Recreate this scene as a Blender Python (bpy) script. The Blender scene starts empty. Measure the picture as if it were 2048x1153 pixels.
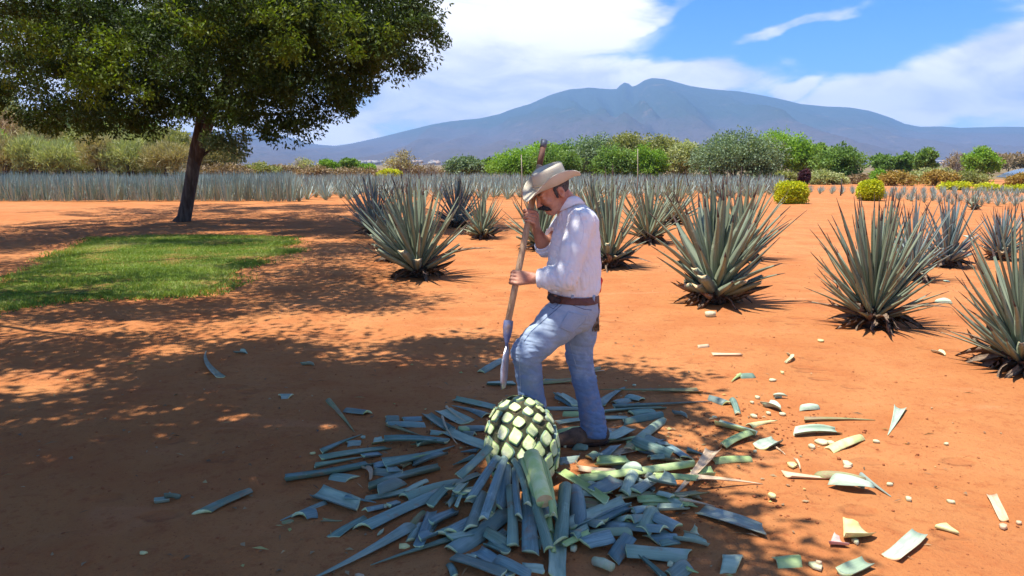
import bpy, math, random
import numpy as np
from mathutils import Vector, Matrix, noise as mnoise

# ------------------------------------------------------------------ camera, world, sun, exposure
SC = bpy.context.scene
COL = SC.collection
rad = math.radians
CAM_H = 1.65
F = 1500.0                      # focal length in pixels of a 2048 wide frame
PITCH = math.atan((576.5 - 330.0) / F)
cam_d = bpy.data.cameras.new('camera')
cam = bpy.data.objects.new('camera', cam_d)
COL.objects.link(cam)
cam.location = (0, 0, CAM_H)
cam.rotation_euler = (rad(90) - PITCH, 0, 0)
cam_d.lens = 36.0 * F / 2048.0
cam_d.clip_start = 0.05
cam_d.clip_end = 60000
SC.camera = cam

SHX, SHY = 0.34, 0.10           # shadow offset on the ground per metre of height
sun_vec = Vector((-SHX, -SHY, 1)).normalized()
sd = bpy.data.lights.new('sun', 'SUN')
sun = bpy.data.objects.new('sun', sd)
COL.objects.link(sun)
sd.energy = 4.8
sd.angle = rad(0.55)
sd.color = (1.0, 0.95, 0.87)
sun.rotation_euler = sun_vec.to_track_quat('Z', 'Y').to_euler()
sun.location = (-5, -3, 20)

vs = SC.view_settings
vs.view_transform = 'Standard'
vs.look = 'None'
vs.exposure = 0.97
vs.gamma = 1.0
vs.use_curve_mapping = False
try:
    SC.cycles.max_bounces = 8
    SC.cycles.diffuse_bounces = 4
    SC.cycles.transmission_bounces = 4
    SC.cycles.volume_bounces = 0
    SC.cycles.use_denoising = True
except Exception:
    pass


def ray(px, py):
    x = (px - 1024.0) / F
    y = (576.5 - py) / F
    cp, sp = math.cos(PITCH), math.sin(PITCH)
    return Vector((x, cp + y * sp, -sp + y * cp))


def at(px, py, Y):
    d = ray(px, py)
    return Vector((0, 0, CAM_H)) + d * (Y / d.y)


def gnd(px, py, z=0.0):
    d = ray(px, py)
    return Vector((0, 0, CAM_H)) + d * ((z - CAM_H) / d.z)


# ---- node helper
class NT:
    def __init__(self, tree):
        self.t = tree
        self.n = tree.nodes
        self.l = tree.links

    def new(self, typ, **kw):
        n = self.n.new(typ)
        for k, v in kw.items():
            if k == 'inputs':
                for kk, vv in v.items():
                    self.set(n.inputs[kk], vv)
            else:
                setattr(n, k, v)
        return n

    def set(self, sock, v):
        if isinstance(v, bpy.types.NodeSocket):
            self.l.new(v, sock)
        elif isinstance(v, bpy.types.Node):
            self.l.new(v.outputs[0], sock)
        else:
            if isinstance(v, (tuple, list)) and len(v) == 3 and sock.type == 'RGBA':
                v = (*v, 1.0)
            sock.default_value = v

    def math(self, op, a, b=None, c=None, clamp=False):
        n = self.n.new('ShaderNodeMath')
        n.operation = op
        n.use_clamp = clamp
        self.set(n.inputs[0], a)
        if b is not None:
            self.set(n.inputs[1], b)
        if c is not None:
            self.set(n.inputs[2], c)
        return n.outputs[0]

    def mix(self, f, a, b, mode='MIX'):
        n = self.n.new('ShaderNodeMix')
        n.data_type = 'RGBA'
        n.blend_type = mode
        n.clamp_factor = True
        self.set(n.inputs[0], f)
        self.set(n.inputs[6], a)
        self.set(n.inputs[7], b)
        return n.outputs[2]

    def sstep(self, v, lo, hi, a=0.0, b=1.0):
        n = self.n.new('ShaderNodeMapRange')
        n.interpolation_type = 'SMOOTHSTEP'
        self.set(n.inputs[0], v)
        for i, x in enumerate((lo, hi, a, b)):
            n.inputs[i + 1].default_value = x
        return n.outputs[0]

    def noise(self, vec, scale, detail=4, rough=0.55, dist=0.0, out=0):
        n = self.n.new('ShaderNodeTexNoise')
        if vec is not None:
            self.set(n.inputs['Vector'], vec)
        n.inputs['Scale'].default_value = scale
        n.inputs['Detail'].default_value = detail
        n.inputs['Roughness'].default_value = rough
        n.inputs['Distortion'].default_value = dist
        return n.outputs[out]


# ---- world: daylight sky with high white cloud
world = bpy.data.worlds.new('World')
SC.world = world
world.use_nodes = True
W = NT(world.node_tree)
W.n.clear()
sky = W.new('ShaderNodeTexSky', sky_type='NISHITA')
sky.sun_disc = False
sky.sun_elevation = math.asin(sun_vec.z)
sky.sun_rotation = math.atan2(sun_vec.x, sun_vec.y)
sky.altitude = 1200
sky.air_density = 1.0
sky.dust_density = 0.4
sky.ozone_density = 2.0
tc = W.new('ShaderNodeTexCoord')
sep = W.new('ShaderNodeSeparateXYZ', inputs={0: tc.outputs['Generated']})
X_, Y_, Z_ = sep.outputs
az = W.math('ARCTAN2', X_, Y_)
el = W.math('ARCSINE', Z_)
vm = W.new('ShaderNodeVectorMath', operation='MULTIPLY', inputs={0: tc.outputs['Generated'], 1: (1.0, 1.0, 2.6)})
n1 = W.noise(vm.outputs[0], 3.2, 7, 0.58, 0.5)
n2 = W.noise(vm.outputs[0], 9.0, 6, 0.6, 0.8)
n3 = W.noise(vm.outputs[0], 1.3, 3, 0.5, 0.2)
warp = W.new('ShaderNodeTexNoise', inputs={'Vector': vm.outputs[0], 'Scale': 5.0, 'Detail': 5.0})
wsep = W.new('ShaderNodeSeparateXYZ', inputs={0: warp.outputs[1]})
azw = W.math('ADD', az, W.math('MULTIPLY', W.math('SUBTRACT', wsep.outputs[0], 0.5), 0.16))
elw = W.math('ADD', el, W.math('MULTIPLY', W.math('SUBTRACT', wsep.outputs[1], 0.5), 0.10))


def azel(px, py):
    d = ray(px, py).normalized()
    return math.atan2(d.x, d.y), math.asin(d.z)


# cloud banks: picture position, half width, half height, tilt (deg), strength
CLOUDS = [
    (700, 70, 520, 160, 4, 1.0), (930, 180, 330, 105, 5, 1.0), (1120, 60, 210, 75, 22, 1.0),
    (1060, 150, 250, 70, -4, 1.05), (1360, 142, 190, 34, -4, .95), (1290, 30, 120, 22, 25, .6),
    (1600, 52, 110, 17, 17, .72), (1505, 90, 55, 7, 28, .5), (2010, 100, 190, 58, 16, 1.05),
    (1860, 195, 330, 44, 3, 1.0), (1580, 165, 60, 17, 0, .8), (2060, 240, 50, 9, 0, .6),
    (560, 262, 300, 22, 0, .8), (620, 225, 360, 40, 0, .9), (200, 120, 400, 200, 0, .95), (2300, 80, 300, 120, 10, 1.0),
    (-300, 200, 400, 130, 0, .9), (1250, -160, 300, 60, 10, .8), (1950, -200, 400, 80, 8, .8),
]
acc = None
for (cx, cy, hw, hh, tilt, st) in CLOUDS:
    a0, e0 = azel(cx, cy)
    t = rad(tilt)
    da = W.math('SUBTRACT', azw, a0)
    de = W.math('SUBTRACT', elw, e0)
    u = W.math('ADD', W.math('MULTIPLY', da, math.cos(t) / (hw / F)), W.math('MULTIPLY', de, math.sin(t) / (hw / F)))
    v = W.math('ADD', W.math('MULTIPLY', da, -math.sin(t) / (hh / F)), W.math('MULTIPLY', de, math.cos(t) / (hh / F)))
    r = W.math('SQRT', W.math('ADD', W.math('MULTIPLY', u, u), W.math('MULTIPLY', v, v)))
    b = W.sstep(r, 1.45, 0.35, 0.0, st)
    acc = b if acc is None else W.math('MAXIMUM', acc, b)
away = W.sstep(Y_, 0.75, 0.25)                     # unseen cloud cover outside the view is thinned so shaded ground stays darker
gen = W.math('MULTIPLY', W.sstep(n3, 0.50, 0.66), 0.8)
high = W.sstep(Z_, 0.25, 0.45)
acc = W.math('MAXIMUM', acc, W.math('MULTIPLY', gen, W.math('MAXIMUM', away, high)))
dens = W.math('ADD', acc, W.math('MULTIPLY', W.math('SUBTRACT', n1, 0.5), 1.7))
dens = W.math('ADD', dens, W.math('MULTIPLY', W.math('SUBTRACT', n2, 0.5), 0.95))
cover = W.sstep(dens, 0.15, 0.85)
cover = W.math('MULTIPLY', cover, W.sstep(acc, 0.02, 0.3))
shade = W.sstep(W.math('ADD', W.math('MULTIPLY', n1, .6), W.math('MULTIPLY', n2, .4)), 0.38, 0.6)
cloud_col = W.mix(shade, (8.8, 9.2, 10.2), (15.5, 15.0, 14.4))
hsv = W.new('ShaderNodeHueSaturation', inputs={'Saturation': 1.38, 'Value': 1.5, 'Color': sky.outputs[0]})
skyc = W.mix(1.0, hsv.outputs[0], (0.62, 0.98, 1.28), 'MULTIPLY')
final = W.mix(cover, skyc, cloud_col)
bg = W.new('ShaderNodeBackground', inputs={'Color': final, 'Strength': 0.055})
wo = W.new('ShaderNodeOutputWorld', inputs={'Surface': bg})
try:
    world.cycles.sampling_method = 'MANUAL'
    world.cycles.sample_map_resolution = 1024
except Exception:
    pass


# ------------------------------------------------------------------ helpers
def tag(o, label=None, cat=None, group=None, kind=None):
    if label:
        o['label'] = label
    if cat:
        o['category'] = cat
    if group:
        o['group'] = group
    if kind:
        o['kind'] = kind
    return o


def empty(name, loc=(0, 0, 0), label=None, cat=None, group=None):
    o = bpy.data.objects.new(name, None)
    o.empty_display_size = 0.1
    COL.objects.link(o)
    o.location = loc
    return tag(o, label, cat, group)


def link_mesh(name, me, parent=None, loc=None):
    o = bpy.data.objects.new(name, me)
    COL.objects.link(o)
    if parent is not None:
        o.parent = parent
    if loc is not None:
        o.location = loc
    return o


def mesh_np(name, V, Fq, mats=(), smooth=False, mat_idx=None, tint=None):
    """V (n,3); Fq (m,k) constant-size polygons or list of arrays"""
    me = bpy.data.meshes.new(name)
    V = np.asarray(V, dtype=np.float32)
    if not isinstance(Fq, (list, tuple)) or not isinstance(Fq[0], np.ndarray):
        Fq = [Fq]
    Fq = [np.asarray(f, dtype=np.int32) for f in Fq if len(f)]
    nf = sum(len(f) for f in Fq)
    loops = np.concatenate([f.ravel() for f in Fq])
    tot = np.concatenate([np.full(len(f), f.shape[1], dtype=np.int32) for f in Fq])
    start = np.concatenate([[0], np.cumsum(tot)[:-1]]).astype(np.int32)
    me.vertices.add(len(V))
    me.vertices.foreach_set('co', V.ravel())
    me.loops.add(len(loops))
    me.loops.foreach_set('vertex_index', loops)
    me.polygons.add(nf)
    me.polygons.foreach_set('loop_start', start)
    me.polygons.foreach_set('loop_total', tot)
    if smooth:
        me.polygons.foreach_set('use_smooth', np.ones(nf, dtype=bool))
    for m in mats:
        me.materials.append(m)
    if mat_idx is not None:
        me.polygons.foreach_set('material_index', np.asarray(mat_idx, dtype=np.int32))
    if tint is not None:
        a = me.attributes.new('tint', 'FLOAT', 'FACE')
        a.data.foreach_set('value', np.asarray(tint, dtype=np.float32))
    me.update(calc_edges=True)
    me.validate()
    return me


def build(name, V, Fq, mats=(), parent=None, smooth=False, **kw):
    return link_mesh(name, mesh_np(name, V, Fq, mats, smooth, **kw), parent)


def tube(pts, radii, seg=8, cap=True, wob=0.0, seed=0):
    """tapered tube through points, returns V, [quads, ngons...]"""
    rs = random.Random(seed)
    pts = [Vector(p) for p in pts]
    V, Fq, Ft = [], [], []
    up = Vector((0, 0, 1))
    prev = None
    for i, p in enumerate(pts):
        d = (pts[min(i + 1, len(pts) - 1)] - pts[max(i - 1, 0)]).normalized()
        if prev is None:
            a = d.cross(up)
            if a.length < 1e-3:
                a = d.cross(Vector((1, 0, 0)))
            a.normalize()
        else:
            a = (prev - d * prev.dot(d)).normalized()
        prev = a
        b = d.cross(a)
        for k in range(seg):
            t = 2 * math.pi * k / seg
            r = radii[i] * (1 + wob * rs.uniform(-1, 1))
            V.append(p + (a * math.cos(t) + b * math.sin(t)) * r)
    for i in range(len(pts) - 1):
        for k in range(seg):
            k2 = (k + 1) % seg
            Fq.append((i * seg + k, i * seg + k2, (i + 1) * seg + k2, (i + 1) * seg + k))
    if cap:
        c0 = len(V)
        V.append(pts[0])
        V.append(pts[-1])
        n = len(pts)
        for k in range(seg):
            k2 = (k + 1) % seg
            Ft.append((c0, k2, k))
            Ft.append((c0 + 1, (n - 1) * seg + k, (n - 1) * seg + k2))
    return V, Fq, Ft


class MB:
    """collects pieces into one mesh"""
    def __init__(self):
        self.V, self.Q, self.T, self.mq, self.mt = [], [], [], [], []

    def add(self, V, Q, T=(), m=0):
        o = len(self.V)
        self.V += [tuple(v) for v in V]
        self.Q += [tuple(i + o for i in f) for f in Q]
        self.T += [tuple(i + o for i in f) for f in T]
        self.mq += [m] * len(Q)
        self.mt += [m] * len(T)
        return self

    def tube(self, pts, radii, seg=8, m=0, wob=0.0, seed=0):
        return self.add(*tube(pts, radii, seg, True, wob, seed), m=m)

    def box(self, c, s, R=None, m=0):
        V = []
        for sx in (-1, 1):
            for sy in (-1, 1):
                for sz in (-1, 1):
                    v = Vector((sx * s[0] / 2, sy * s[1] / 2, sz * s[2] / 2))
                    if R is not None:
                        v = R @ v
                    V.append(v + Vector(c))
        Q = [(0, 1, 3, 2), (4, 6, 7, 5), (0, 4, 5, 1), (2, 3, 7, 6), (0, 2, 6, 4), (1, 5, 7, 3)]
        return self.add(V, Q, m=m)

    def mesh(self, name, mats, smooth=True):
        Fs, mi = [], []
        if self.Q:
            Fs.append(np.array(self.Q))
            mi += self.mq
        if self.T:
            Fs.append(np.array(self.T))
            mi += self.mt
        return mesh_np(name, np.array([tuple(v) for v in self.V]), Fs, mats, smooth, mat_idx=mi)

    def build(self, name, mats, parent=None, smooth=True):
        return link_mesh(name, self.mesh(name, mats, smooth), parent)


# ------------------------------------------------------------------ materials
def new_mat(name):
    m = bpy.data.materials.new(name)
    m.use_nodes = True
    N = NT(m.node_tree)
    bsdf = m.node_tree.nodes['Principled BSDF']
    return m, N, bsdf


def coords(N, kind='Object'):
    return N.new('ShaderNodeTexCoord').outputs[kind]


def mat_noise(name, c1, c2, scale=6, rough=0.8, bump=0.0, bscale=40, detail=5, spec=0.3, kind='Object', stretch=None,
              c3=None, s3=2.0, metallic=0.0, sheen=0.0):
    m, N, b = new_mat(name)
    co = coords(N, kind)
    if stretch:
        co = N.new('ShaderNodeVectorMath', operation='MULTIPLY', inputs={0: co, 1: stretch}).outputs[0]
    f = N.sstep(N.noise(co, scale, detail, 0.6), 0.3, 0.7)
    col = N.mix(f, c1, c2)
    if c3:
        col = N.mix(N.sstep(N.noise(co, s3, 4, 0.6), 0.48, 0.7), col, c3)
    N.set(b.inputs['Base Color'], col)
    b.inputs['Roughness'].default_value = rough
    b.inputs['Specular IOR Level'].default_value = spec
    b.inputs['Metallic'].default_value = metallic
    if sheen:
        b.inputs['Sheen Weight'].default_value = sheen
    if bump:
        bn = N.new('ShaderNodeBump', inputs={'Strength': bump, 'Distance': 0.01, 'Height': N.noise(co, bscale, 5, 0.65)})
        N.set(b.inputs['Normal'], bn.outputs[0])
    return m


def mat_foliage(name, dark, light, third=None, trans=0.3, rough=0.55, spec=0.3):
    m, N, b = new_mat(name)
    at_ = N.new('ShaderNodeAttribute', attribute_name='tint')
    cr = N.new('ShaderNodeValToRGB')
    N.set(cr.inputs[0], at_.outputs['Fac'])
    e = cr.color_ramp.elements
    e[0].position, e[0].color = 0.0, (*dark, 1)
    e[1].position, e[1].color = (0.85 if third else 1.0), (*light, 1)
    if third:
        x = e.new(1.0)
        x.color = (*third, 1)
    N.set(b.inputs['Base Color'], cr.outputs[0])
    b.inputs['Roughness'].default_value = rough
    b.inputs['Specular IOR Level'].default_value = spec
    tr = N.new('ShaderNodeBsdfTranslucent', inputs={'Color': N.mix(1.0, cr.outputs[0], (1.5, 1.6, 0.7), 'MULTIPLY')})
    mx = N.new('ShaderNodeMixShader', inputs={0: trans, 1: b.outputs[0], 2: tr.outputs[0]})
    N.set(m.node_tree.nodes['Material Output'].inputs['Surface'], mx.outputs[0])
    return m


# soil
def soil_mat():
    m, N, b = new_mat('red_soil')
    co = N.new('ShaderNodeNewGeometry').outputs['Position']
    big = N.noise(co, 0.22, 5, 0.6, 0.6)
    mid = N.noise(co, 1.6, 6, 0.62, 0.5)
    fine = N.noise(co, 16, 6, 0.7)
    grit = N.noise(co, 90, 4, 0.7)
    st = N.new('ShaderNodeVectorMath', operation='MULTIPLY', inputs={0: co, 1: (0.35, 1.3, 1)}).outputs[0]
    streak = N.noise(st, 2.2, 5, 0.6, 0.8)
    c = N.mix(N.sstep(big, 0.35, 0.68), (0.42, 0.168, 0.056), (0.49, 0.212, 0.078))
    c = N.mix(N.sstep(mid, 0.35, 0.75, 0, 0.7), c, (0.37, 0.115, 0.036))
    c = N.mix(N.sstep(streak, 0.55, 0.75, 0, 0.6), c, (0.53, 0.225, 0.098))
    c = N.mix(N.sstep(fine, 0.50, 0.72, 0, 0.7), c, (0.30, 0.085, 0.028))
    c = N.mix(N.sstep(grit, 0.56, 0.72, 0, 0.7), c, (0.24, 0.075, 0.03))
    vor = N.new('ShaderNodeTexVoronoi', inputs={'Vector': co, 'Scale': 23.0})
    c = N.mix(N.sstep(vor.outputs['Distance'], 0.12, 0.05, 0, 0.7), c, (0.20, 0.07, 0.032))
    v2 = N.new('ShaderNodeTexVoronoi', inputs={'Vector': N.new('ShaderNodeVectorMath', operation='MULTIPLY', inputs={0: co, 1: (1, 1.6, 1)}).outputs[0], 'Scale': 2.6})
    v2.inputs['Randomness'].default_value = 1.0
    scuff = N.math('MULTIPLY', N.sstep(v2.outputs['Distance'], 0.30, 0.16), N.sstep(N.noise(co, 0.7, 3, .5), .48, .6))
    c = N.mix(N.math('MULTIPLY', scuff, .35), c, (0.34, 0.105, 0.036))
    # far away: dry scrubland floor
    sp = N.new('ShaderNodeSeparateXYZ', inputs={0: co})
    far = N.sstep(sp.outputs[1], 78, 95)
    scr = N.mix(N.sstep(N.noise(co, 0.03, 6, 0.7), 0.4, 0.62), (0.16, 0.125, 0.06), (0.26, 0.17, 0.10))
    scr = N.mix(N.sstep(N.noise(co, 0.006, 5, 0.7), 0.48, 0.62), scr, (0.10, 0.11, 0.05))
    c = N.mix(far, c, scr)
    N.set(b.inputs['Base Color'], c)
    b.inputs['Roughness'].default_value = 0.95
    b.inputs['Specular IOR Level'].default_value = 0.12
    h = N.math('ADD', N.math('MULTIPLY', mid, 0.9), N.math('ADD', N.math('MULTIPLY', fine, 0.3), N.math('MULTIPLY', grit, 0.13)))
    h = N.math('ADD', h, N.math('MULTIPLY', N.sstep(vor.outputs['Distance'], 0.15, 0.0), 0.08))
    h = N.math('SUBTRACT', h, N.math('MULTIPLY', scuff, .45))
    bn = N.new('ShaderNodeBump', inputs={'Strength': 1.0, 'Distance': 0.05, 'Height': h})
    N.set(b.inputs['Normal'], bn.outputs[0])
    return m


M = {}
M['soil'] = soil_mat()
M['clod'] = mat_noise('soil_clod', (0.36, 0.12, 0.05), (0.26, 0.085, 0.035), 30, 0.95, spec=0.1)
M['bark'] = mat_noise('bark', (0.045, 0.033, 0.028), (0.09, 0.07, 0.06), 5, 0.9, 1.0, 14, stretch=(3, 3, .5), c3=(0.13, 0.11, 0.10), s3=3)
M['bark_pale'] = mat_noise('bark_pale', (0.22, 0.19, 0.15), (0.35, 0.3, 0.24), 3, 0.9)
M['lawn_soil'] = mat_noise('lawn_base', (0.09, 0.14, 0.022), (0.26, 0.13, 0.045), 2.2, 0.95, spec=0.1)
M['grass'] = mat_foliage('grass_blades', (0.08, 0.15, 0.015), (0.24, 0.33, 0.05), (0.36, 0.36, 0.13), 0.25)
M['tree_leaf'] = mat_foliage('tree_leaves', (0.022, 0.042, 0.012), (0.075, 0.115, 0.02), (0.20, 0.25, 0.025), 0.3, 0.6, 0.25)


def agave_mat(name, c1, c2, dirt=0.0):
    m, N, b = new_mat(name)
    co = coords(N)
    oi = N.new('ShaderNodeObjectInfo').outputs['Random']
    st = N.new('ShaderNodeVectorMath', operation='MULTIPLY', inputs={0: co, 1: (2.0, 40, 40)}).outputs[0]
    off = N.new('ShaderNodeCombineXYZ', inputs={0: N.math('MULTIPLY', oi, 37.0)}).outputs[0]
    co2 = N.new('ShaderNodeVectorMath', operation='ADD', inputs={0: st, 1: off}).outputs[0]
    co3 = N.new('ShaderNodeVectorMath', operation='ADD', inputs={0: co, 1: off}).outputs[0]
    c = N.mix(N.sstep(N.noise(co2, 1.0, 4, 0.6), 0.3, 0.7), c1, c2)
    c = N.mix(N.math('MULTIPLY', N.sstep(oi, 0.45, 1.0), 0.55), c, (0.20, 0.20, 0.105))
    c = N.mix(N.sstep(N.noise(co3, 5.0, 5, 0.65), 0.56, 0.8, 0, 0.6), c, (0.30, 0.24, 0.14))
    c = N.mix(N.sstep(N.noise(co3, 14.0, 3, 0.6), 0.60, 0.72, 0, 0.5), c, tuple(x * 1.5 for x in c2))
    if dirt:
        c = N.mix(N.math('MULTIPLY', N.sstep(oi, 0.0, 0.5), .0), c, c1)
        st2 = N.new('ShaderNodeVectorMath', operation='MULTIPLY', inputs={0: co3, 1: (6.0, 190, 190)}).outputs[0]
        c = N.mix(N.sstep(N.noise(st2, 1.0, 3, .6), .45, .65, 0, .45), c, tuple(x * .55 for x in c1))
        r2 = N.math('FRACT', N.math('MULTIPLY', oi, 17.3))
        c = N.mix(N.sstep(r2, .55, 1.0, 0, .65), c, (0.30, 0.40, 0.24))
        c = N.mix(N.sstep(N.math('FRACT', N.math('MULTIPLY', oi, 7.7)), .5, 1.0, 0, .5), c, tuple(x * .55 for x in c1))
        c = N.mix(N.sstep(N.noise(co3, 9.0, 5, .7), .55, .72, 0, dirt), c, (0.33, 0.15, 0.07))
        c = N.mix(N.sstep(N.noise(co3, 4.0, 3, .6), .54, .64, 0, .35), c, (0.40, 0.46, 0.42))
    N.set(b.inputs['Base Color'], c)
    b.inputs['Roughness'].default_value = 0.5
    b.inputs['Specular IOR Level'].default_value = 0.4
    bn = N.new('ShaderNodeBump', inputs={'Strength': 0.35, 'Distance': 0.004, 'Height': N.noise(co2, 1.0, 4, 0.6)})
    N.set(b.inputs['Normal'], bn.outputs[0])
    return m


M['agave'] = agave_mat('agave_skin', (0.145, 0.185, 0.125), (0.25, 0.29, 0.205))
M['agave_blue'] = agave_mat('agave_skin_blue', (0.125, 0.175, 0.18), (0.20, 0.26, 0.26))
M['spine'] = mat_noise('spine', (0.05, 0.03, 0.025), (0.1, 0.06, 0.05), 10, 0.7)
M['dry_leaf'] = mat_noise('dry_leaf', (0.12, 0.08, 0.055), (0.29, 0.205, 0.135), 9, 0.9, 0.5, 30, stretch=(1, 6, 6))
M['stem'] = mat_noise('agave_stem', (0.035, 0.024, 0.018), (0.10, 0.065, 0.045), 14, 0.95, 0.8, 30)
M['cut_pale'] = mat_noise('cut_flesh', (0.60, 0.66, 0.32), (0.74, 0.76, 0.50), 22, 0.6, 0.25, 60, c3=(0.5, 0.58, 0.2), s3=9)
M['cut_dry'] = mat_noise('cut_flesh_dry', (0.62, 0.42, 0.2), (0.75, 0.56, 0.32), 22, 0.8, 0.2, 60)
M['seg_blue'] = agave_mat('leaf_section_blue', (0.155, 0.25, 0.25), (0.28, 0.385, 0.37), .7)
M['seg_teal'] = agave_mat('leaf_section_teal', (0.13, 0.23, 0.175), (0.24, 0.35, 0.26), .7)
M['seg_grey'] = agave_mat('leaf_section_grey', (0.20, 0.27, 0.22), (0.34, 0.40, 0.33), .7)
M['seg_green'] = mat_noise('leaf_section_green', (0.30, 0.42, 0.14), (0.44, 0.55, 0.24), 3, 0.5, 0.1, 50, stretch=(1, 5, 5))
M['seg_pale'] = mat_noise('leaf_inner_pale', (0.30, 0.39, 0.28), (0.46, 0.54, 0.40), 8, 0.6, 0.2, 50, stretch=(1, 6, 6))
M['seg_yellow'] = mat_noise('leaf_piece_yellow', (0.62, 0.55, 0.20), (0.74, 0.68, 0.36), 8, 0.6, 0.2, 50, c3=(0.45, 0.5, 0.2), s3=6)
M['seg_tan'] = mat_noise('leaf_piece_tan', (0.52, 0.36, 0.21), (0.66, 0.50, 0.33), 9, 0.8, 0.3, 50, stretch=(1, 9, 9))
M['seg_olive'] = mat_noise('leaf_piece_olive', (0.20, 0.22, 0.09), (0.36, 0.34, 0.17), 9, 0.75, 0.3, 50, stretch=(1, 9, 9), c3=(0.3, 0.2, 0.12), s3=5)
M['chip'] = mat_noise('flesh_chip', (0.46, 0.48, 0.26), (0.62, 0.62, 0.40), 25, 0.75, 0.4, 80, c3=(0.6, 0.5, 0.32), s3=12)
M['chip_pink'] = mat_noise('flesh_chip_pink', (0.62, 0.28, 0.26), (0.72, 0.45, 0.38), 25, 0.75, 0.4, 80)
# ------------------------------------------------------------------ ground
def nz(x, y, z=0.0):
    return mnoise.noise(Vector((x, y, z)))


def ground_h(x, y):
    if y > 60 or abs(x) > 40:
        return 0.0
    h = 0.035 * nz(x * 0.35, y * 0.35, 3.1) + 0.018 * nz(x * 1.1, y * 1.1, 7.7)
    if y < 14:
        h += 0.009 * nz(x * 3.2, y * 3.2, 1.3) + 0.006 * nz(x * 8, y * 8, 5)
        tr = math.exp(-((x - .4) / 2.2) ** 2 - ((y - 4.3) / 1.6) ** 2)
        h += tr * (.014 * nz(x * 5, y * 5, 11) - .010 * abs(nz(x * 9, y * 9, 2)))
    return h * min(1, max(0.0, (60 - y) / 20))


def make_ground():
    ys = list(np.arange(-6, 1.5, 0.5)) + list(np.arange(1.5, 9, 0.06)) + list(np.arange(9, 20, 0.2)) + \
        list(np.arange(20, 60, 1.0)) + list(np.geomspace(60, 26000, 40))
    nx = 181
    V = []
    for y in ys:
        half = max(9.0, abs(y) * 0.85 + 3.5) if y < 60 else y * 1.6
        if y < 2:
            half = 9
        for i in range(nx):
            t = 2 * i / (nx - 1) - 1
            x = half * t
            V.append((x, y, ground_h(x, y)))
    ny = len(ys)
    idx = np.arange(ny * nx).reshape(ny, nx)
    Q = np.stack([idx[:-1, :-1], idx[:-1, 1:], idx[1:, 1:], idx[1:, :-1]], -1).reshape(-1, 4)
    o = build('ground', V, Q, [M['soil']], smooth=True)
    tag(o, kind='structure')
    # wide outer ground behind and beside, 3 cm below
    o2 = build('outer_ground', [(-30000, -4000, -0.12), (30000, -4000, -0.12), (30000, 30000, -0.12), (-30000, 30000, -0.12)],
               [(0, 1, 2, 3)], [M['soil']])
    tag(o2, kind='structure')


make_ground()


def clods():
    rs = np.random.RandomState(5)
    V, Fq = [], []
    base = np.array([(1, 0, 0), (-1, 0, 0), (0, 1, 0), (0, -1, 0), (0, 0, 1), (0, 0, -1)], float)
    tri = np.array([(0, 2, 4), (2, 1, 4), (1, 3, 4), (3, 0, 4), (2, 0, 5), (1, 2, 5), (3, 1, 5), (0, 3, 5)])
    n = 3600
    for i in range(n):
        y = 2.3 + 13 * rs.rand() ** 1.8
        x = rs.uniform(-0.78, 0.78) * y
        s = 0.0022 + 0.007 * rs.rand() ** 5 + 0.0012 * (y - 2.3) * .3
        # gather some in loose patches near the man and the pile
        if i % 5 == 0:
            cx, cy = [(1.1, 4.3), (1.75, 4.6), (0.9, 3.6), (-0.6, 4.1)][i // 5 % 4]
            x, y = cx + rs.normal(0, .35), cy + rs.normal(0, .22)
            s = 0.003 + 0.010 * rs.rand() ** 3
        v = base * s * rs.uniform(.6, 1.3, (6, 3)) * np.array([1.2, 1.1, .75])
        a = rs.uniform(0, 6.28)
        c, sn = math.cos(a), math.sin(a)
        v = v @ np.array([[c, -sn, 0], [sn, c, 0], [0, 0, 1]])
        V.append(v + np.array([x, y, ground_h(x, y) + s * .3]))
        Fq.append(tri + 6 * i)
    o = build('soil_clods', np.concatenate(V), np.concatenate(Fq), [M['clod']])
    tag(o, 'small crumbs and clods of red soil scattered over the bare ground', 'soil clods', kind='stuff')


clods()

def litter():
    rs = np.random.RandomState(15)
    n = 900
    V = np.zeros((n, 4, 3))
    for i in range(n):
        y = 2.5 + 15 * rs.rand() ** 1.4
        x = rs.uniform(-.75, .35) * y if i % 3 else rs.normal(.4, 1.1)
        if i % 3 == 0:
            y = rs.normal(4.1, .7)
        L, w = rs.uniform(.012, .045), rs.uniform(.004, .012)
        if i % 4 == 0:
            L, w = rs.uniform(.03, .10), .0022
        a = rs.uniform(0, 6.28)
        d, s = np.array([math.cos(a), math.sin(a), 0]), np.array([-math.sin(a), math.cos(a), 0])
        p = np.array([x, y, ground_h(x, y) + .006])
        V[i] = [p, p + d * L * .5 + s * w + [0, 0, rs.uniform(0, .012)], p + d * L, p + d * L * .5 - s * w + [0, 0, rs.uniform(0, .006)]]
    m = mat_foliage('litter', (0.10, 0.055, 0.03), (0.42, 0.30, 0.16), (0.40, 0.42, 0.12), .1)
    o = build('leaf_litter', V.reshape(-1, 3), np.arange(n * 4).reshape(n, 4), [m], tint=rs.rand(n))
    tag(o, 'tiny fallen dry leaves and bits of twig strewn over the red soil', 'leaf litter', kind='stuff')


litter()

# ------------------------------------------------------------------ lawn
LAWN_PX = [(-160, 625), (-80, 590), (0, 572), (60, 540), (150, 505), (172, 480), (300, 473), (450, 472), (566, 476), (576, 500),
           (545, 520), (480, 538), (478, 572), (420, 588), (330, 597), (150, 606), (0, 616), (-100, 640)]
lawn_poly = [gnd(*p) for p in LAWN_PX]


def in_poly(x, y, poly):
    c = False
    j = len(poly) - 1
    for i in range(len(poly)):
        a, b = poly[i], poly[j]
        if (a.y > y) != (b.y > y) and x < (b.x - a.x) * (y - a.y) / (b.y - a.y) + a.x:
            c = not c
        j = i
    return c


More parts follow.
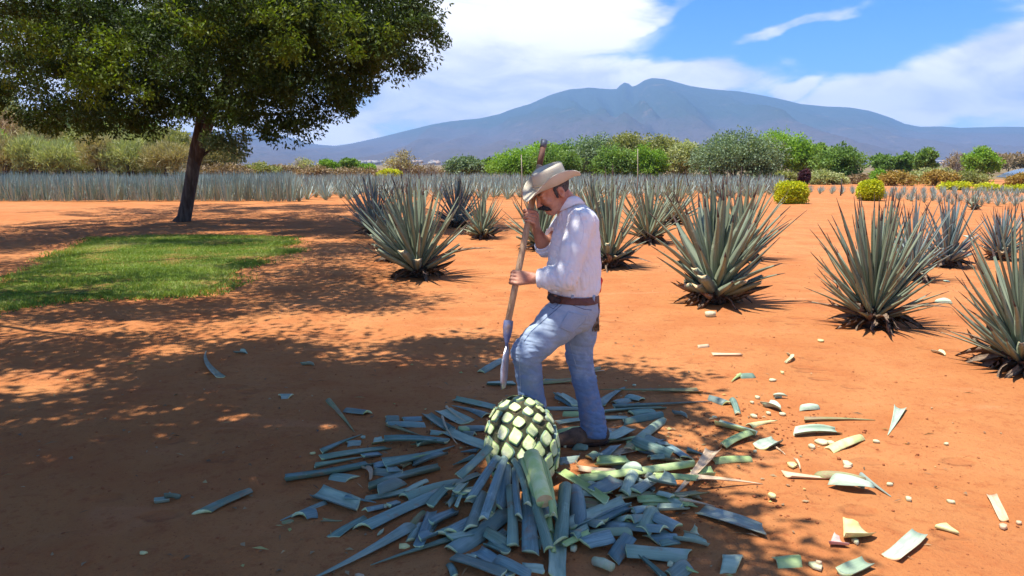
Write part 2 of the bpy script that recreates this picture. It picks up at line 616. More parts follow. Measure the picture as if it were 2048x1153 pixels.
def make_lawn():
    ax = [p.x for p in lawn_poly]
    ay = [p.y for p in lawn_poly]
    V, Q = [], []
    st = 0.2
    ids = {}

    def vid(i, j):
        if (i, j) not in ids:
            x, y = min(ax) + i * st, min(ay) + j * st
            ids[(i, j)] = len(V)
            V.append((x, y, ground_h(x, y) + 0.02))
        return ids[(i, j)]
    for i in range(int((max(ax) - min(ax)) / st)):
        for j in range(int((max(ay) - min(ay)) / st)):
            cx, cy = min(ax) + (i + .5) * st, min(ay) + (j + .5) * st
            if all(in_poly(cx + dx, cy + dy, lawn_poly) for dx, dy in ((.35, 0), (-.35, 0), (0, .5), (0, -.5))):
                Q.append((vid(i, j), vid(i + 1, j), vid(i + 1, j + 1), vid(i, j + 1)))
    o = build('lawn_patch', V, Q, [M['lawn_soil']])
    tag(o, kind='structure')
    rs = np.random.RandomState(3)
    n = 110000
    P = []
    while len(P) < n:
        x = rs.uniform(min(ax) - .1, max(ax) + .1)
        y = rs.uniform(min(ay) - .1, max(ay) + .1)
        if y > 14 and rs.rand() > (14 / y) ** 1.5:
            continue
        e = 0.16 * rs.randn(2) + .45 * np.array([nz(x * 1.1, y * 1.1, 4), nz(x * 1.1, y * 1.1, 14)])
        if in_poly(x + e[0], y + e[1], lawn_poly):
            P.append((x, y))
    P = np.array(P)
    z = np.array([0.03 * nz(x * .35, y * .35, 3.1) for x, y in P])
    h = rs.uniform(.010, .036, n) * (1 + 0.5 * np.array([nz(x * 1.5, y * 1.5) for x, y in P]))
    a = rs.uniform(0, 6.28, n)
    w = 0.006 + rs.rand(n) * .006
    lx, ly = rs.normal(0, .03, n), rs.normal(0, .03, n)
    V = np.zeros((n, 3, 3))
    V[:, 0] = np.stack([P[:, 0] - np.cos(a) * w, P[:, 1] - np.sin(a) * w, z], -1)
    V[:, 1] = np.stack([P[:, 0] + np.cos(a) * w, P[:, 1] + np.sin(a) * w, z], -1)
    V[:, 2] = np.stack([P[:, 0] + lx, P[:, 1] + ly, z + h + .02], -1)
    tint = np.clip(rs.rand(n) * .55 + .75 * np.array([nz(x * .8, y * 1.2, 9) for x, y in P]) + .28, 0, 1)
    o = build('grass', V.reshape(-1, 3), np.arange(n * 3).reshape(n, 3), [M['grass']], tint=tint)
    tag(o, 'patch of short mown green grass under the leaning tree', 'grass', kind='stuff')


make_lawn()

# ------------------------------------------------------------------ mountains
PROFILE = [(-900, 215), (-500, 190), (-200, 215), (0, 240), (200, 262), (380, 264), (480, 262), (505, 262), (540, 265), (570, 272), (610, 285),
           (640, 290), (670, 292), (700, 288), (760, 275), (860, 250), (900, 243), (960, 237), (1000, 228), (1025, 218), (1060, 208),
           (1100, 190), (1140, 178), (1160, 177), (1180, 175), (1200, 177), (1232, 179), (1241, 170), (1249, 165), (1257, 167),
           (1264, 173), (1275, 170), (1290, 160), (1305, 156), (1330, 158), (1345, 162), (1380, 172), (1420, 178), (1450, 181),
           (1480, 183), (1520, 190), (1560, 198), (1600, 208), (1650, 213), (1700, 215), (1740, 222), (1780, 235), (1810, 248),
           (1840, 254), (1880, 253), (1920, 256), (2000, 254), (2048, 254), (2300, 258), (2700, 250), (3200, 262)]


def mountain(name, prof, D, near, mat, rough=1.0, nx=520, nd=70, seed=0.0):
    px = np.array([p[0] for p in prof], float)
    py = np.array([p[1] for p in prof], float)
    xs = np.linspace(px[0], px[-1], nx)
    V = []
    for j in range(nd):
        t = j / (nd - 1)
        if t < 0.8:
            s = t / 0.8
            depth = near + (D - near) * s
        else:
            s = 1 - (t - .8) / .2
            depth = D + (t - .8) / .2 * (D - near) * .5
        for x in xs:
            yy = np.interp(x, px, py)
            c = at(x, yy, D)
            H = c.z
            X = (x - 1024) / F * depth * 1.0 / math.cos(PITCH) * 0.985
            X = c.x * depth / D
            prof_s = s ** 1.25 if t < .8 else s
            env = math.sin(math.pi * min(s, 1)) if t < .8 else 0
            g = 0
            if env > 0:
                q = X / 900 + seed
                g = mnoise.fractal(Vector((q * 1.9, depth / 2600, seed)), 1.0, 2.0, 6)
                g2 = abs(mnoise.noise(Vector((q * 3.1 + .5 * mnoise.noise(Vector((q, depth / 1500, 2))), depth / 4200, seed + 5))))
                g = g * 0.16 - g2 * 0.20
            z = H * (prof_s + env * g * rough)
            if t >= .8:
                z = H * (s ** 1.5)
            V.append((X, depth, max(z, -0.5) if t > 0 else -5))
    idx = np.arange(nd * nx).reshape(nd, nx)
    Q = np.stack([idx[:-1, :-1], idx[:-1, 1:], idx[1:, 1:], idx[1:, :-1]], -1).reshape(-1, 4)
    return tag(build(name, V, Q, [mat], smooth=True), kind='structure')


def mountain_mat():
    m, N, b = new_mat('mountain_scrub')
    co = N.new('ShaderNodeNewGeometry').outputs['Position']
    z = N.new('ShaderNodeSeparateXYZ', inputs={0: co}).outputs[2]
    n = N.noise(co, 0.0022, 8, 0.62, 0.4)
    zz = N.math('ADD', z, N.math('MULTIPLY', N.math('SUBTRACT', n, .5), 420))
    c = N.mix(N.sstep(zz, 150, 520), (0.10, 0.082, 0.075), (0.045, 0.065, 0.04))
    c = N.mix(N.sstep(N.noise(co, 0.02, 6, 0.7), .5, .68, 0, .7), c, (0.035, 0.045, 0.025))
    c = N.mix(N.sstep(N.noise(co, 0.004, 6, 0.7), .58, .7, 0, .6), c, (0.20, 0.145, 0.10))
    N.set(b.inputs['Base Color'], c)
    b.inputs['Roughness'].default_value = 1.0
    b.inputs['Specular IOR Level'].default_value = 0.0
    bn = N.new('ShaderNodeBump', inputs={'Strength': 0.8, 'Distance': 40.0, 'Height': N.noise(co, 0.012, 7, 0.65)})
    N.set(b.inputs['Normal'], bn.outputs[0])
    return m


M['mountain'] = mountain_mat()
mountain('volcano_ridge', PROFILE, 9000, 3200, M['mountain'])
LOWHILL = [(-700, 240), (-300, 232), (-60, 240), (100, 246), (200, 243), (260, 247), (300, 253), (330, 256), (360, 262), (385, 276), (410, 300), (440, 320), (470, 332), (490, 336)]
M['hill'] = mat_noise('hill_scrub', (0.13, 0.10, 0.075), (0.10, 0.085, 0.045), 0.06, 1.0, 1.0, 0.4, kind='Object', spec=0.0, c3=(0.05, 0.065, 0.03), s3=0.25)
mountain('scrub_hill', LOWHILL, 260, 130, M['hill'], 0.3, 160, 30, 3.0)

# ------------------------------------------------------------------ haze
def make_haze():
    m = bpy.data.materials.new('haze_air')
    m.use_nodes = True
    nt = m.node_tree
    nt.nodes.clear()
    out = nt.nodes.new('ShaderNodeOutputMaterial')
    v = nt.nodes.new('ShaderNodeVolumePrincipled')
    v.inputs['Color'].default_value = (0.33, 0.57, 1.0, 1)
    v.inputs['Density'].default_value = HAZE
    v.inputs['Anisotropy'].default_value = 0.0
    nt.links.new(v.outputs[0], out.inputs['Volume'])
    b = MB()
    b.box((0, 5600, 524), (34000, 13000, 1050))
    me = b.mesh('haze', [m], smooth=False)
    o = link_mesh('haze', me)
    tag(o, kind='stuff')
    return o


HAZE = 0.000105
make_haze()

# far town specks on the valley floor
def town():
    rs = random.Random(8)
    b = MB()
    for i in range(70):
        px = rs.choice([rs.gauss(860, 35), rs.gauss(735, 30), rs.gauss(890, 60), rs.gauss(1830, 60)])
        Y = rs.uniform(1500, 3000)
        X = (px - 1024) / F * Y
        s = rs.uniform(6, 15)
        b.box((X, Y, 4 + (Y - 1500) * 0.008), (s, s * .7, rs.uniform(5, 10)), m=rs.choice([0, 0, 1]))
    o = b.build('distant_town', [mat_noise('town_white', (.26, .25, .25), (.36, .35, .34), .1), mat_noise('town_tan', (.4, .3, .22), (.5, .36, .28), .1)], smooth=False)
    tag(o, 'tiny pale houses of a town on the plain below the mountain', 'town', kind='stuff')


town()


# ------------------------------------------------------------------ foliage
def foliage(blobs, n, size, seed=0, clump=0.35, per=30, shell=0.5, hang=0.3, clip=None, aspect=0.38, up=0.0, sun_tint=0.0):
    """blobs: (cx,cy,cz,rx,ry,rz,weight). returns V,Q,tint"""
    rs = np.random.RandomState(seed)
    B = np.array([b[:6] for b in blobs], float)
    w = np.array([(b[6] if len(b) > 6 else 1.0) * (b[3] * b[4] + b[3] * b[5] + b[4] * b[5]) for b in blobs])
    w /= w.sum()
    nc = max(4, n // per)
    bi = rs.choice(len(B), nc, p=w)
    d = rs.normal(size=(nc, 3))
    d /= np.linalg.norm(d, axis=1)[:, None]
    r = (shell + (1 - shell) * rs.rand(nc)) ** 0.7
    r *= 1 + 0.06 * rs.randn(nc)
    C = B[bi, :3] + d * B[bi, 3:6] * r[:, None]
    ctint = rs.rand(nc)
    ci = rs.randint(0, nc, n)
    cs = clump * (0.6 + 0.8 * rs.rand(nc))
    g_ = rs.normal(size=(n, 3))
    g_ *= np.minimum(1, 1.5 / (np.linalg.norm(g_, axis=1)[:, None] + 1e-6))
    P = C[ci] + g_ * (cs[ci])[:, None] * np.array([1, 1, .7]) * .62
    out = P - B[bi[ci], :3]
    out /= np.linalg.norm(out, axis=1)[:, None] + 1e-6
    ax = rs.normal(size=(n, 3)) * .8 + out * .6
    ax[:, 2] += up - hang
    ax /= np.linalg.norm(ax, axis=1)[:, None]
    tmp = rs.normal(size=(n, 3))
    sd_ = np.cross(ax, tmp)
    sd_ /= np.linalg.norm(sd_, axis=1)[:, None]
    L = size * rs.uniform(.7, 1.35, n)[:, None]
    nrm = np.cross(ax, sd_)
    V = np.zeros((n, 4, 3))
    V[:, 0] = P
    V[:, 1] = P + ax * L * .5 + sd_ * L * aspect * .5 + nrm * L * .08
    V[:, 2] = P + ax * L
    V[:, 3] = P + ax * L * .5 - sd_ * L * aspect * .5 + nrm * L * .08
    tint = np.clip(ctint[ci] * .55 + rs.rand(n) * .45 + sun_tint * out[:, 2], 0, 1)
    Q = np.arange(n * 4).reshape(n, 4)
    if clip is not None:
        k = clip(P)
        V, tint = V[k], tint[k]
        Q = np.arange(len(V) * 4).reshape(-1, 4)
    return V.reshape(-1, 3), Q, tint


def pxblob(px, py, Y, rx, ry, rz, w=1.0):
    p = at(px, py, Y)
    return (p.x, p.y, p.z, rx, ry, rz, w)


# --- the leaning tree on the left
def leaning_tree():
    t = empty('leaning_tree', gnd(367, 443), 'large leaning shade tree with dark dense crown, forked trunk, behind the lawn', 'tree')
    off = -t.location
    Y = gnd(367, 443).y
    p = lambda x, y, dy=0: at(x, y, Y + dy) + off
    b = MB()
    b.tube([p(364, 447), p(368, 436), p(376, 400), p(384, 350), p(393, 300), p(400, 262), p(404, 225), p(402, 180), p(392, 120), p(385, 60)],
           [.27, .20, .185, .178, .185, .165, .14, .12, .10, .06], 14, wob=.06, seed=1)
    b.tube([p(392, 330), p(402, 292, -.1), p(414, 262, -.2), p(426, 225, -.3), p(440, 180, -.4), p(470, 130, -.5), p(520, 60, -.6)],
           [.12, .15, .135, .125, .11, .09, .05], 12, wob=.05, seed=2)
    o = b.build('trunk', [M['bark']], t)
    limbs = [
        [p(402, 230), p(370, 190, -.6), p(300, 160, -1.4), p(200, 150, -2.2), p(90, 150, -2.6)],
        [p(402, 190), p(350, 130, .8), p(260, 80, 2), p(120, 60, 3)],
        [p(430, 215, -.3), p(500, 190, -.9), p(590, 160, -1.4), p(690, 120, -1.6), p(790, 80, -1.8)],
        [p(440, 180, -.4), p(520, 150, .8), p(620, 90, 1.8), p(720, 50, 2.6)],
        [p(400, 160), p(430, 80, 1.2), p(500, -20, 2.4)],
        [p(425, 235, -.3), p(480, 225, -.8), p(545, 230, -1.5), p(590, 225, -1.9)],
        [p(402, 225), p(340, 210, 1.1), p(250, 205, 2.0)],
        [p(398, 120), p(340, 30, -1.2), p(260, -60, -2)],
    ]
    for i, l in enumerate(limbs):
        r = [.10 - .085 * k / (len(l) - 1) for k in range(len(l))]
        bb = MB()
        bb.tube(l, r, 8, wob=.08, seed=i)
        bb.build('limb', [M['bark']], t)
    # crown of small leathery leaves
    bl = [pxblob(60, 130, 19, 1.6, 1.6, .6, .4), pxblob(30, 40, 19, 1.2, 1.2, .5, .45), pxblob(-90, 80, 20, 2.4, 3, 1.6, .5), pxblob(90, 190, 20.5, 2.2, 2.6, .8), pxblob(200, 185, 19.5, 1.9, 2.4, .9),
          pxblob(270, 130, 20, 2.2, 3, 1.5), pxblob(300, 205, 21, 1.5, 2.3, .65), pxblob(200, 30, 20, 2.0, 2.5, 1.2, .6),
          pxblob(400, 130, 21, 2.1, 3.5, 1.4), pxblob(420, 30, 20, 3, 4, 1.7), pxblob(500, 150, 19.5, 1.9, 2.5, 1.3),
          pxblob(545, 205, 19, 1.35, 1.8, .85), pxblob(590, 215, 18.6, .95, 1.3, .55), pxblob(640, 130, 20, 1.8, 2.8, 1.5),
          pxblob(560, 60, 20, 2.4, 3.5, 1.6), pxblob(660, 30, 20, 2.2, 3.2, 1.6), pxblob(640, 192, 19.3, 1.2, 1.6, .55),
          pxblob(735, 90, 19.5, 1.25, 2.0, 1.15), pxblob(800, 85, 19, .95, 1.4, .95), pxblob(825, 40, 19.4, .6, 1.0, .5), pxblob(760, 10, 20, 1.3, 2, 1.2),
          pxblob(760, 30, 20, 1.1, 2, 1.0), pxblob(455, 215, 20, .7, 1.0, .55, .7), pxblob(350, 195, 20.8, 1.1, 1.3, .55, .7),
          pxblob(300, -80, 20.5, 4.5, 5, 2), pxblob(600, -90, 20.5, 3.6, 4.5, 1.9), pxblob(0, -60, 20.5, 3.5, 4, 1.8, .8), pxblob(120, 235, 20.5, 1.2, 1.4, .3), pxblob(210, 238, 20, 1.2, 1.2, .3), pxblob(560, 252, 18.5, .45, .5, .22, 1.3), pxblob(520, 235, 18.8, .4, .5, .25, 1.2), pxblob(625, 238, 18.8, .5, .5, .18, 1.2), pxblob(700, 200, 19, .4, .5, .3, 1.2), pxblob(770, 140, 19, .45, .5, .3, 1.2), pxblob(855, 75, 19, .35, .4, .25, 1.2), pxblob(850, 12, 19, .4, .4, .25, 1.2), pxblob(300, 245, 20, .5, .5, .2, 1.2), pxblob(60, 215, 20, .8, .6, .3), pxblob(470, 235, 19.5, .3, .4, .2)]
    bl += [pxblob(200, 100, 25.5, 3, 2.6, 1.2, 1.3), pxblob(420, 95, 27, 3.4, 2.6, 1.2, 1.3), pxblob(610, 85, 26, 2.8, 2.6, 1.1, 1.3), pxblob(330, 70, 29.5, 3.2, 2.4, 1.2, 1.3), pxblob(50, 80, 26, 3, 2.6, 1.2, .6), pxblob(540, 70, 29, 3.0, 2.4, 1.1, 1.3), pxblob(170, 60, 29, 3, 2.4, 1.1, .7)]
    bl = [(b_[0] + off.x, b_[1] + off.y, b_[2] + off.z) + tuple(b_[3:]) for b_ in bl]
    V, Q, ti = foliage(bl, 235000, .115, 11, .40, 175, .5, .35)
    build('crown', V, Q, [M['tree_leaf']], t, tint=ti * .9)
    # brighter yellow green leaf clumps on the outside of the crown
    bl2 = [pxblob(195, 130, 17.2, .75, .5, .95), pxblob(170, 165, 17.1, .5, .5, .5), pxblob(240, 95, 17.3, .5, .5, .4), pxblob(60, 75, 16.9, .7, .5, .35), pxblob(575, 60, 16.6, .6, .5, .7),
           pxblob(640, 20, 16.6, .6, .4, .3), pxblob(700, 100, 17.4, .35, .3, .25), pxblob(780, 60, 17.8, .3, .3, .3), pxblob(400, 60, 16.8, .5, .4, .3), pxblob(330, 30, 16.8, .5, .4, .25), pxblob(120, 90, 17.4, .4, .3, .3), pxblob(20, 150, 17.4, .4, .3, .3), pxblob(510, 20, 16.5, .45, .4, .3), pxblob(560, 95, 16.6, .4, .4, .35), pxblob(275, 190, 17.6, .35, .3, .3), pxblob(690, 50, 16.8, .5, .4, .4)]
    bl2 = [(b_[0] + off.x, b_[1] + off.y, b_[2] + off.z) + tuple(b_[3:]) for b_ in bl2]
    V, Q, ti = foliage(bl2, 5200, .11, 12, .22, 18, .2, .5)
    M['bright_leaf'] = mat_foliage('bright_leaves', (0.05, 0.095, 0.012), (0.19, 0.25, 0.02), None, .4)
    build('bright_clumps', V, Q, [M['bright_leaf']], t, tint=ti)
    # low side branch with pale leaves
    b = MB()
    b.tube([p(398, 318), p(420, 300, -.1), p(445, 298, -.2), p(465, 305, -.3), p(485, 318, -.4), p(492, 325, -.4)], [.05, .035, .028, .02, .012, .006], 7)
    b.tube([p(420, 300, -.1), p(432, 285, -.2), p(450, 272, -.3), p(480, 268, -.3)], [.025, .018, .012, .005], 6)
    br = b.build('side_branch', [M['bark']], t)
    bl3 = [pxblob(432, 282, 20, .35, .3, .22), pxblob(455, 285, 20, .4, .3, .3), pxblob(475, 298, 20, .3, .3, .3), pxblob(492, 270, 20, .1, .1, .12), pxblob(440, 310, 20, .25, .2, .1, .3)]
    bl3 = [(b_[0] + off.x, b_[1] + off.y, b_[2] + off.z) + tuple(b_[3:]) for b_ in bl3]
    V, Q, ti = foliage(bl3, 1500, .11, 13, .14, 14, .1, .2)
    M['pale_leaf'] = mat_foliage('pale_leaves', (0.09, 0.15, 0.06), (0.22, 0.28, 0.16), None, .35)
    build('branch_leaves', V, Q, [M['pale_leaf']], br, tint=ti)


leaning_tree()


# --- trees that stand beside the camera; their shade crosses the picture
def shade_tree(base, blobs, n, seed, label, gaps=()):
    t = empty('shade_tree', base, label, 'tree')
    off = -t.location
    top = Vector((sum(b_[0] for b_ in blobs) / len(blobs), sum(b_[1] for b_ in blobs) / len(blobs), sum(b_[2] for b_ in blobs) / len(blobs))) + off
    b = MB()
    b.tube([(0, 0, -.1), (0, 0, .3), (.1, .05, 1.6), (top.x * .3, top.y * .3, 3.0)], [.3, .22, .19, .17], 12, wob=.06, seed=seed)
    b.build('trunk', [M['bark']], t)
    for b_ in blobs:
        e = Vector(b_[:3]) + off
        q = MB()
        s = Vector((top.x * .3, top.y * .3, 2.95))
        q.tube([s, s.lerp(e, .4) + Vector((0, 0, .15)), e], [.1, .06, .015], 7, seed=seed)
        q.build('limb', [M['bark']], t)
    bl = [(b_[0] + off.x, b_[1] + off.y, b_[2] + off.z) + tuple(b_[3:]) for b_ in blobs]
    G = [(gnd(x, y).x, gnd(x, y).y, rx, ry, pr) for x, y, rx, ry, pr in gaps]
    rg = np.random.RandomState(seed)

    def clip(P):
        gx = P[:, 0] + base[0] + SHX * P[:, 2]
        gy = P[:, 1] + base[1] + SHY * P[:, 2]
        keep = np.ones(len(P), bool)
        for cx, cy, rx, ry, pr in G:
            q = ((gx - cx) / rx) ** 2 + ((gy - cy) / ry) ** 2
            keep &= ~((q < 1 + .5 * rg.randn(len(P)) * .4) & (rg.rand(len(P)) < pr))
        return keep
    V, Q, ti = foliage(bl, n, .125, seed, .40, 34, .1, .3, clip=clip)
    build('crown', V, Q, [M['tree_leaf']], t, tint=ti)


def SB(px, py, z, rx, ry, rz, w=1.0):
    """blob whose shadow centre falls on ground pixel (px,py)"""
    g = gnd(px, py)
    return (g.x - SHX * z, g.y - SHY * z, z, rx, ry, rz, w)


SHADE_A = [SB(1000, 775, 4.6, 1.25, .75, .5, 1.1), SB(1250, 790, 4.4, .55, .55, .35, 1.0), SB(1340, 880, 4.4, .45, .25, .25, .9), SB(760, 800, 4.8, 1.15, 1.0, .6, 1.1), SB(900, 690, 4.9, .55, .7, .3, .8),
           SB(690, 1010, 4.6, 1.2, .85, .6, 1.1), SB(1000, 1100, 4.4, .75, .38, .4), SB(1245, 1040, 4.3, .48, .5, .3, 1.0), SB(400, 960, 4.6, 1.2, 1.0, .6), SB(60, 1060, 4.8, 1.3, .8, .6, 1.0), SB(470, 760, 4.8, 1.3, .9, .6, .6),
           SB(150, 880, 5.0, 1.3, 1.0, .6, .22), SB(900, 880, 4.6, .45, .45, .4, 1.0), SB(1195, 880, 4.4, .25, .3, .25, .8), SB(1000, 1250, 4.5, 1.4, .7, .5), SB(500, 1300, 4.6, 1.4, .7, .5), SB(560, 700, 5.0, .6, 1.0, .4, .6)]
SHADE_B = [SB(300, 690, 5.0, 1.8, 1.1, .6, .42), SB(20, 700, 5.4, 1.8, 1.0, .7, .3), SB(-150, 800, 5.2, 2.0, 2.0, .8, .7), SB(60, 480, 6.5, 2.8, 3.2, .9, 1.0), SB(625, 560, 5.8, 1.5, 2.3, .6, 1.0), SB(735, 605, 5.6, .75, .9, .4, .9),
           SB(-300, 560, 6.2, 3, 3, 1), SB(150, 640, 5.5, 2.0, 1.3, .6, .7), SB(420, 625, 5.5, 1.6, .8, .6, .7), SB(500, 530, 6.0, .8, .7, .5, .6), SB(690, 500, 6.3, 1.3, 2.2, .6, .9), SB(430, 487, 6.6, 2.2, 1.0, .5, .7), SB(60, 600, 5.6, 1.6, .8, .5, .9), SB(250, 560, 5.8, 1.4, .6, .4, .25)]
shade_tree((-6.4, 3.9, 0), SHADE_A, 95000, 21, 'near shade tree just left of the picture whose shadow covers the foreground',
           [(1072, 936, .34, .30, .97), (1270, 965, .26, .14, .75), (1120, 1040, .16, .10, .8), (930, 990, .14, .10, .7), (1330, 1040, .14, .10, .8), (980, 1100, .12, .07, .7), (1075, 880, .2, .12, .6), (1195, 905, .16, .12, .7), (1080, 985, .20, .16, .8), (1300, 872, .34, .26, .85), (700, 655, 1.1, .8, .8), (930, 650, .8, .7, .9), (1500, 800, .5, .5, .9), (1150, 960, .14, .1, .8), (480, 830, .2, .15, .9), (660, 850, .12, .1, .9), (520, 955, .12, .08, .9)])
shade_tree((-13.5, 9.5, 0), SHADE_B, 100000, 22, 'second shade tree left of the picture casting dappled shade beside the lawn',
           [(640, 655, 1.5, .8, .9), (180, 655, .9, .35, .85), (90, 760, .7, .35, .9), (330, 700, .3, .2, .9), (300, 530, 1.4, .9, .8)])

# ------------------------------------------------------------------ distant bushes and trees
FOL = {
    'green': mat_foliage('foliage_green', (0.061, 0.115, 0.027), (0.203, 0.324, 0.061), None, .3),
    'bright': mat_foliage('foliage_bright', (0.081, 0.162, 0.020), (0.270, 0.432, 0.054), None, .35),
    'grey': mat_foliage('foliage_greygreen', (0.081, 0.121, 0.061), (0.230, 0.311, 0.162), None, .25),
    'olive': mat_foliage('foliage_olive', (0.108, 0.128, 0.041), (0.338, 0.338, 0.108), None, .3),
    'pale': mat_foliage('foliage_pale', (0.196, 0.230, 0.081), (0.483, 0.494, 0.230), None, .3),
    'brown': mat_foliage('foliage_brown', (0.16, 0.11, 0.06), (0.33, 0.23, 0.12), None, .2),
    'straw': mat_foliage('foliage_straw', (0.24, 0.20, 0.08), (0.48, 0.42, 0.20), None, .2),
    'yellow': mat_foliage('foliage_yellow', (0.26, 0.30, 0.01), (0.66, 0.64, 0.03), None, .3),
    'orange': mat_foliage('foliage_orange', (0.22, 0.15, 0.04), (0.42, 0.28, 0.06), None, .25),
    'purple': mat_foliage('foliage_purple', (0.035, 0.015, 0.02), (0.10, 0.035, 0.05), None, .2),
}


def bush(name, cat, px, top, bot, hw, Y, fol, label, n=5000, size=None, group=None, lobes=7, seed=None, trunk=True, shell=.35, bare=False, reed=False):
    seed = seed if seed is not None else int(px * 7 + top)
    rs = random.Random(seed)
    P = at(px, bot, Y)
    base = Vector((P.x, Y, 0))
    t = empty(name, base, label, cat, group)
    H = at(px, top, Y).z
    zb = max(0.0, P.z)
    R = hw / F * Y
    size = (size or max(.10, Y * .0026)) * 1.15
    n = int(n * 1.35)
    bl = []
    for i in range(lobes):
        a = rs.uniform(-1, 1)
        hh = math.sqrt(max(.15, 1 - a * a * .9))
        cz = zb + (H - zb) * (.30 + .42 * hh * rs.uniform(.55, 1.0))
        r = R * rs.uniform(.38, .55)
        bl.append((a * R * .68, rs.uniform(-.5, .5) * R, cz, r, r, min((H - zb) * rs.uniform(.24, .34), H - cz + .02), 1))
    bl.append((0, 0, zb + (H - zb) * .64, R * .7, R * .6, (H - zb) * .37, 1))
    bl.append((0, 0, zb + (H - zb) * .30, R * .85, R * .7, (H - zb) * .28, .9))
    if bare:
        b = MB()
        for i in range(90):
            a = rs.uniform(0, 6.28)
            e = rs.uniform(.25, 1.5)
            d = Vector((math.cos(a) * math.cos(e) * R, math.sin(a) * math.cos(e) * R, math.sin(e) * H))
            m_ = d * .5 + Vector((rs.uniform(-.1, .1) * R, 0, .1 * H))
            b.tube([(0, 0, 0), m_, d * .96], [.05, .028, .008], 4)
            for k in range(4):
                s = m_.lerp(d, rs.random())
                b.tube([s, s + Vector((rs.uniform(-.25, .25) * R, rs.uniform(-.2, .2) * R, rs.uniform(0, .22) * H))], [.02, .007], 3)
        b.build('branches', [M['bark_pale']], t)
        V, Q, ti = foliage(bl, n // 3, size, seed, R * .25, 12, .5, .0)
        tag(build('twigs', V, Q, [FOL[fol]], t, tint=ti), kind='stuff')
        return t
    if reed:
        V, Q, ti = foliage(bl, n, size * 2.6, seed, R * .22, 14, .2, -.5, aspect=.10, up=.8)
    else:
        V, Q, ti = foliage(bl, n, size, seed, R * .18, 18, shell, .1, aspect=.55, sun_tint=.12)
    build('crown', V, Q, [FOL[fol]], t, tint=ti)
    if trunk:
        b = MB()
        for k in range(3):
            a = rs.uniform(-.5, .5) * R
            b.tube([(a * .15, 0, 0), (a * .5, 0, zb + (H - zb) * .3), (a, 0, zb + (H - zb) * .68)], [.022 * H + .03, .016 * H + .02, .01], 6)
        b.build('trunk', [M['bark']], t)
    return t


TL = 'trees and bushes at the left end of the field'
bush('reed_bush', 'bush', 20, 183, 352, 55, 66, 'pale', 'tall pale feathery bush at the far left edge, under the tree crown', 6500, reed=True, group=TL)
bush('scrub_bush', 'bush', 45, 218, 310, 76, 60, 'brown', 'brown twiggy scrub at the far left above the agave field', 6500, size=.14, group=TL)
bush('leafy_bush', 'bush', 4, 263, 352, 32, 55, 'bright', 'small yellow green bush cut by the left picture edge', 2500, group=TL)
bush('reed_bush', 'bush', 92, 240, 352, 56, 58, 'straw', 'straw coloured tall reeds behind the agave field, near the left edge', 5000, reed=True, group=TL)
bush('slender_tree', 'tree', 140, 218, 352, 61, 63, 'grey', 'grey green slender tree with pale stems, third from the left edge', 8000, reed=True, group=TL)
bush('scrub_bush', 'bush', 160, 263, 352, 44, 57, 'olive', 'low olive bush in front of the slender grey green tree', 3500, group=TL)
bush('reed_bush', 'bush', 208, 230, 352, 51, 60, 'pale', 'pale feathery bush with a bare fork trunk, between two greener trees', 5500, reed=True, group=TL)
bush('leafy_tree', 'tree', 262, 218, 335, 61, 62, 'green', 'round mid green tree left of the leaning trunk, above pale reeds', 9000, group=TL)
bush('reed_bush', 'bush', 246, 278, 352, 49, 55, 'straw', 'straw and pale reeds below the round mid green tree', 4200, reed=True, group=TL)
bush('reed_bush', 'bush', 322, 260, 352, 51, 58, 'olive', 'yellow green arching reeds just left of the leaning trunk', 5500, reed=True, group=TL)
bush('scrub_bush', 'bush', 350, 246, 330, 37, 64, 'olive', 'small olive bush at the foot of the brown hill', 3000, group=TL)
bush('reed_bush', 'bush', 436, 276, 352, 46, 60, 'straw', 'dry straw coloured bush just right of the leaning trunk', 4500, reed=True, group=TL)
bush('leafy_bush', 'bush', 445, 330, 356, 60, 58, 'brown', 'low brown scrub right of the leaning trunk', 3500, group=TL, trunk=False)
bush('leafy_tree', 'tree', 60, 225, 345, 60, 68, 'olive', 'wide olive tree filling the gap behind the brown scrub at left', 7000, group=TL)
bush('leafy_tree', 'tree', 180, 228, 345, 60, 69, 'pale', 'pale green tree behind the slender grey green one, under the crown', 7000, group=TL)
bush('leafy_tree', 'tree', 305, 258, 345, 44, 68, 'olive', 'olive tree between the mid green tree and the leaning trunk', 5000, group=TL)
bush('reed_bush', 'bush', 120, 290, 352, 50, 54, 'pale', 'pale reeds at the foot of the slender grey green tree', 4500, reed=True, group=TL)
bush('reed_bush', 'bush', 30, 295, 352, 50, 54, 'straw', 'straw coloured reeds at the foot of the brown scrub, far left', 4000, reed=True, group=TL)
bush('reed_bush', 'bush', 290, 310, 352, 40, 54, 'pale', 'pale reeds left of the leaning trunk, below the arching ones', 3500, reed=True, group=TL)
bush('reed_bush', 'bush', 5, 268, 352, 46, 52.5, 'straw', 'upright straw coloured reeds at the front of the brush, before the far left edge', 3600, reed=True, group=TL, shell=.1)
bush('reed_bush', 'bush', 70, 276, 352, 46, 52.5, 'pale', 'upright pale green reeds at the front of the brush, before the brown scrub', 3600, reed=True, group=TL, shell=.1)
bush('reed_bush', 'bush', 135, 284, 352, 46, 52.5, 'pale', 'upright pale green reeds at the front, before the slender grey green tree', 3600, reed=True, group=TL, shell=.1)
bush('reed_bush', 'bush', 205, 268, 352, 46, 52.5, 'straw', 'upright straw coloured reeds at the front, before the bush with the bare fork', 3600, reed=True, group=TL, shell=.1)
bush('reed_bush', 'bush', 262, 276, 352, 46, 52.5, 'pale', 'upright pale green reeds at the front of the brush, before the mid green tree', 3600, reed=True, group=TL, shell=.1)
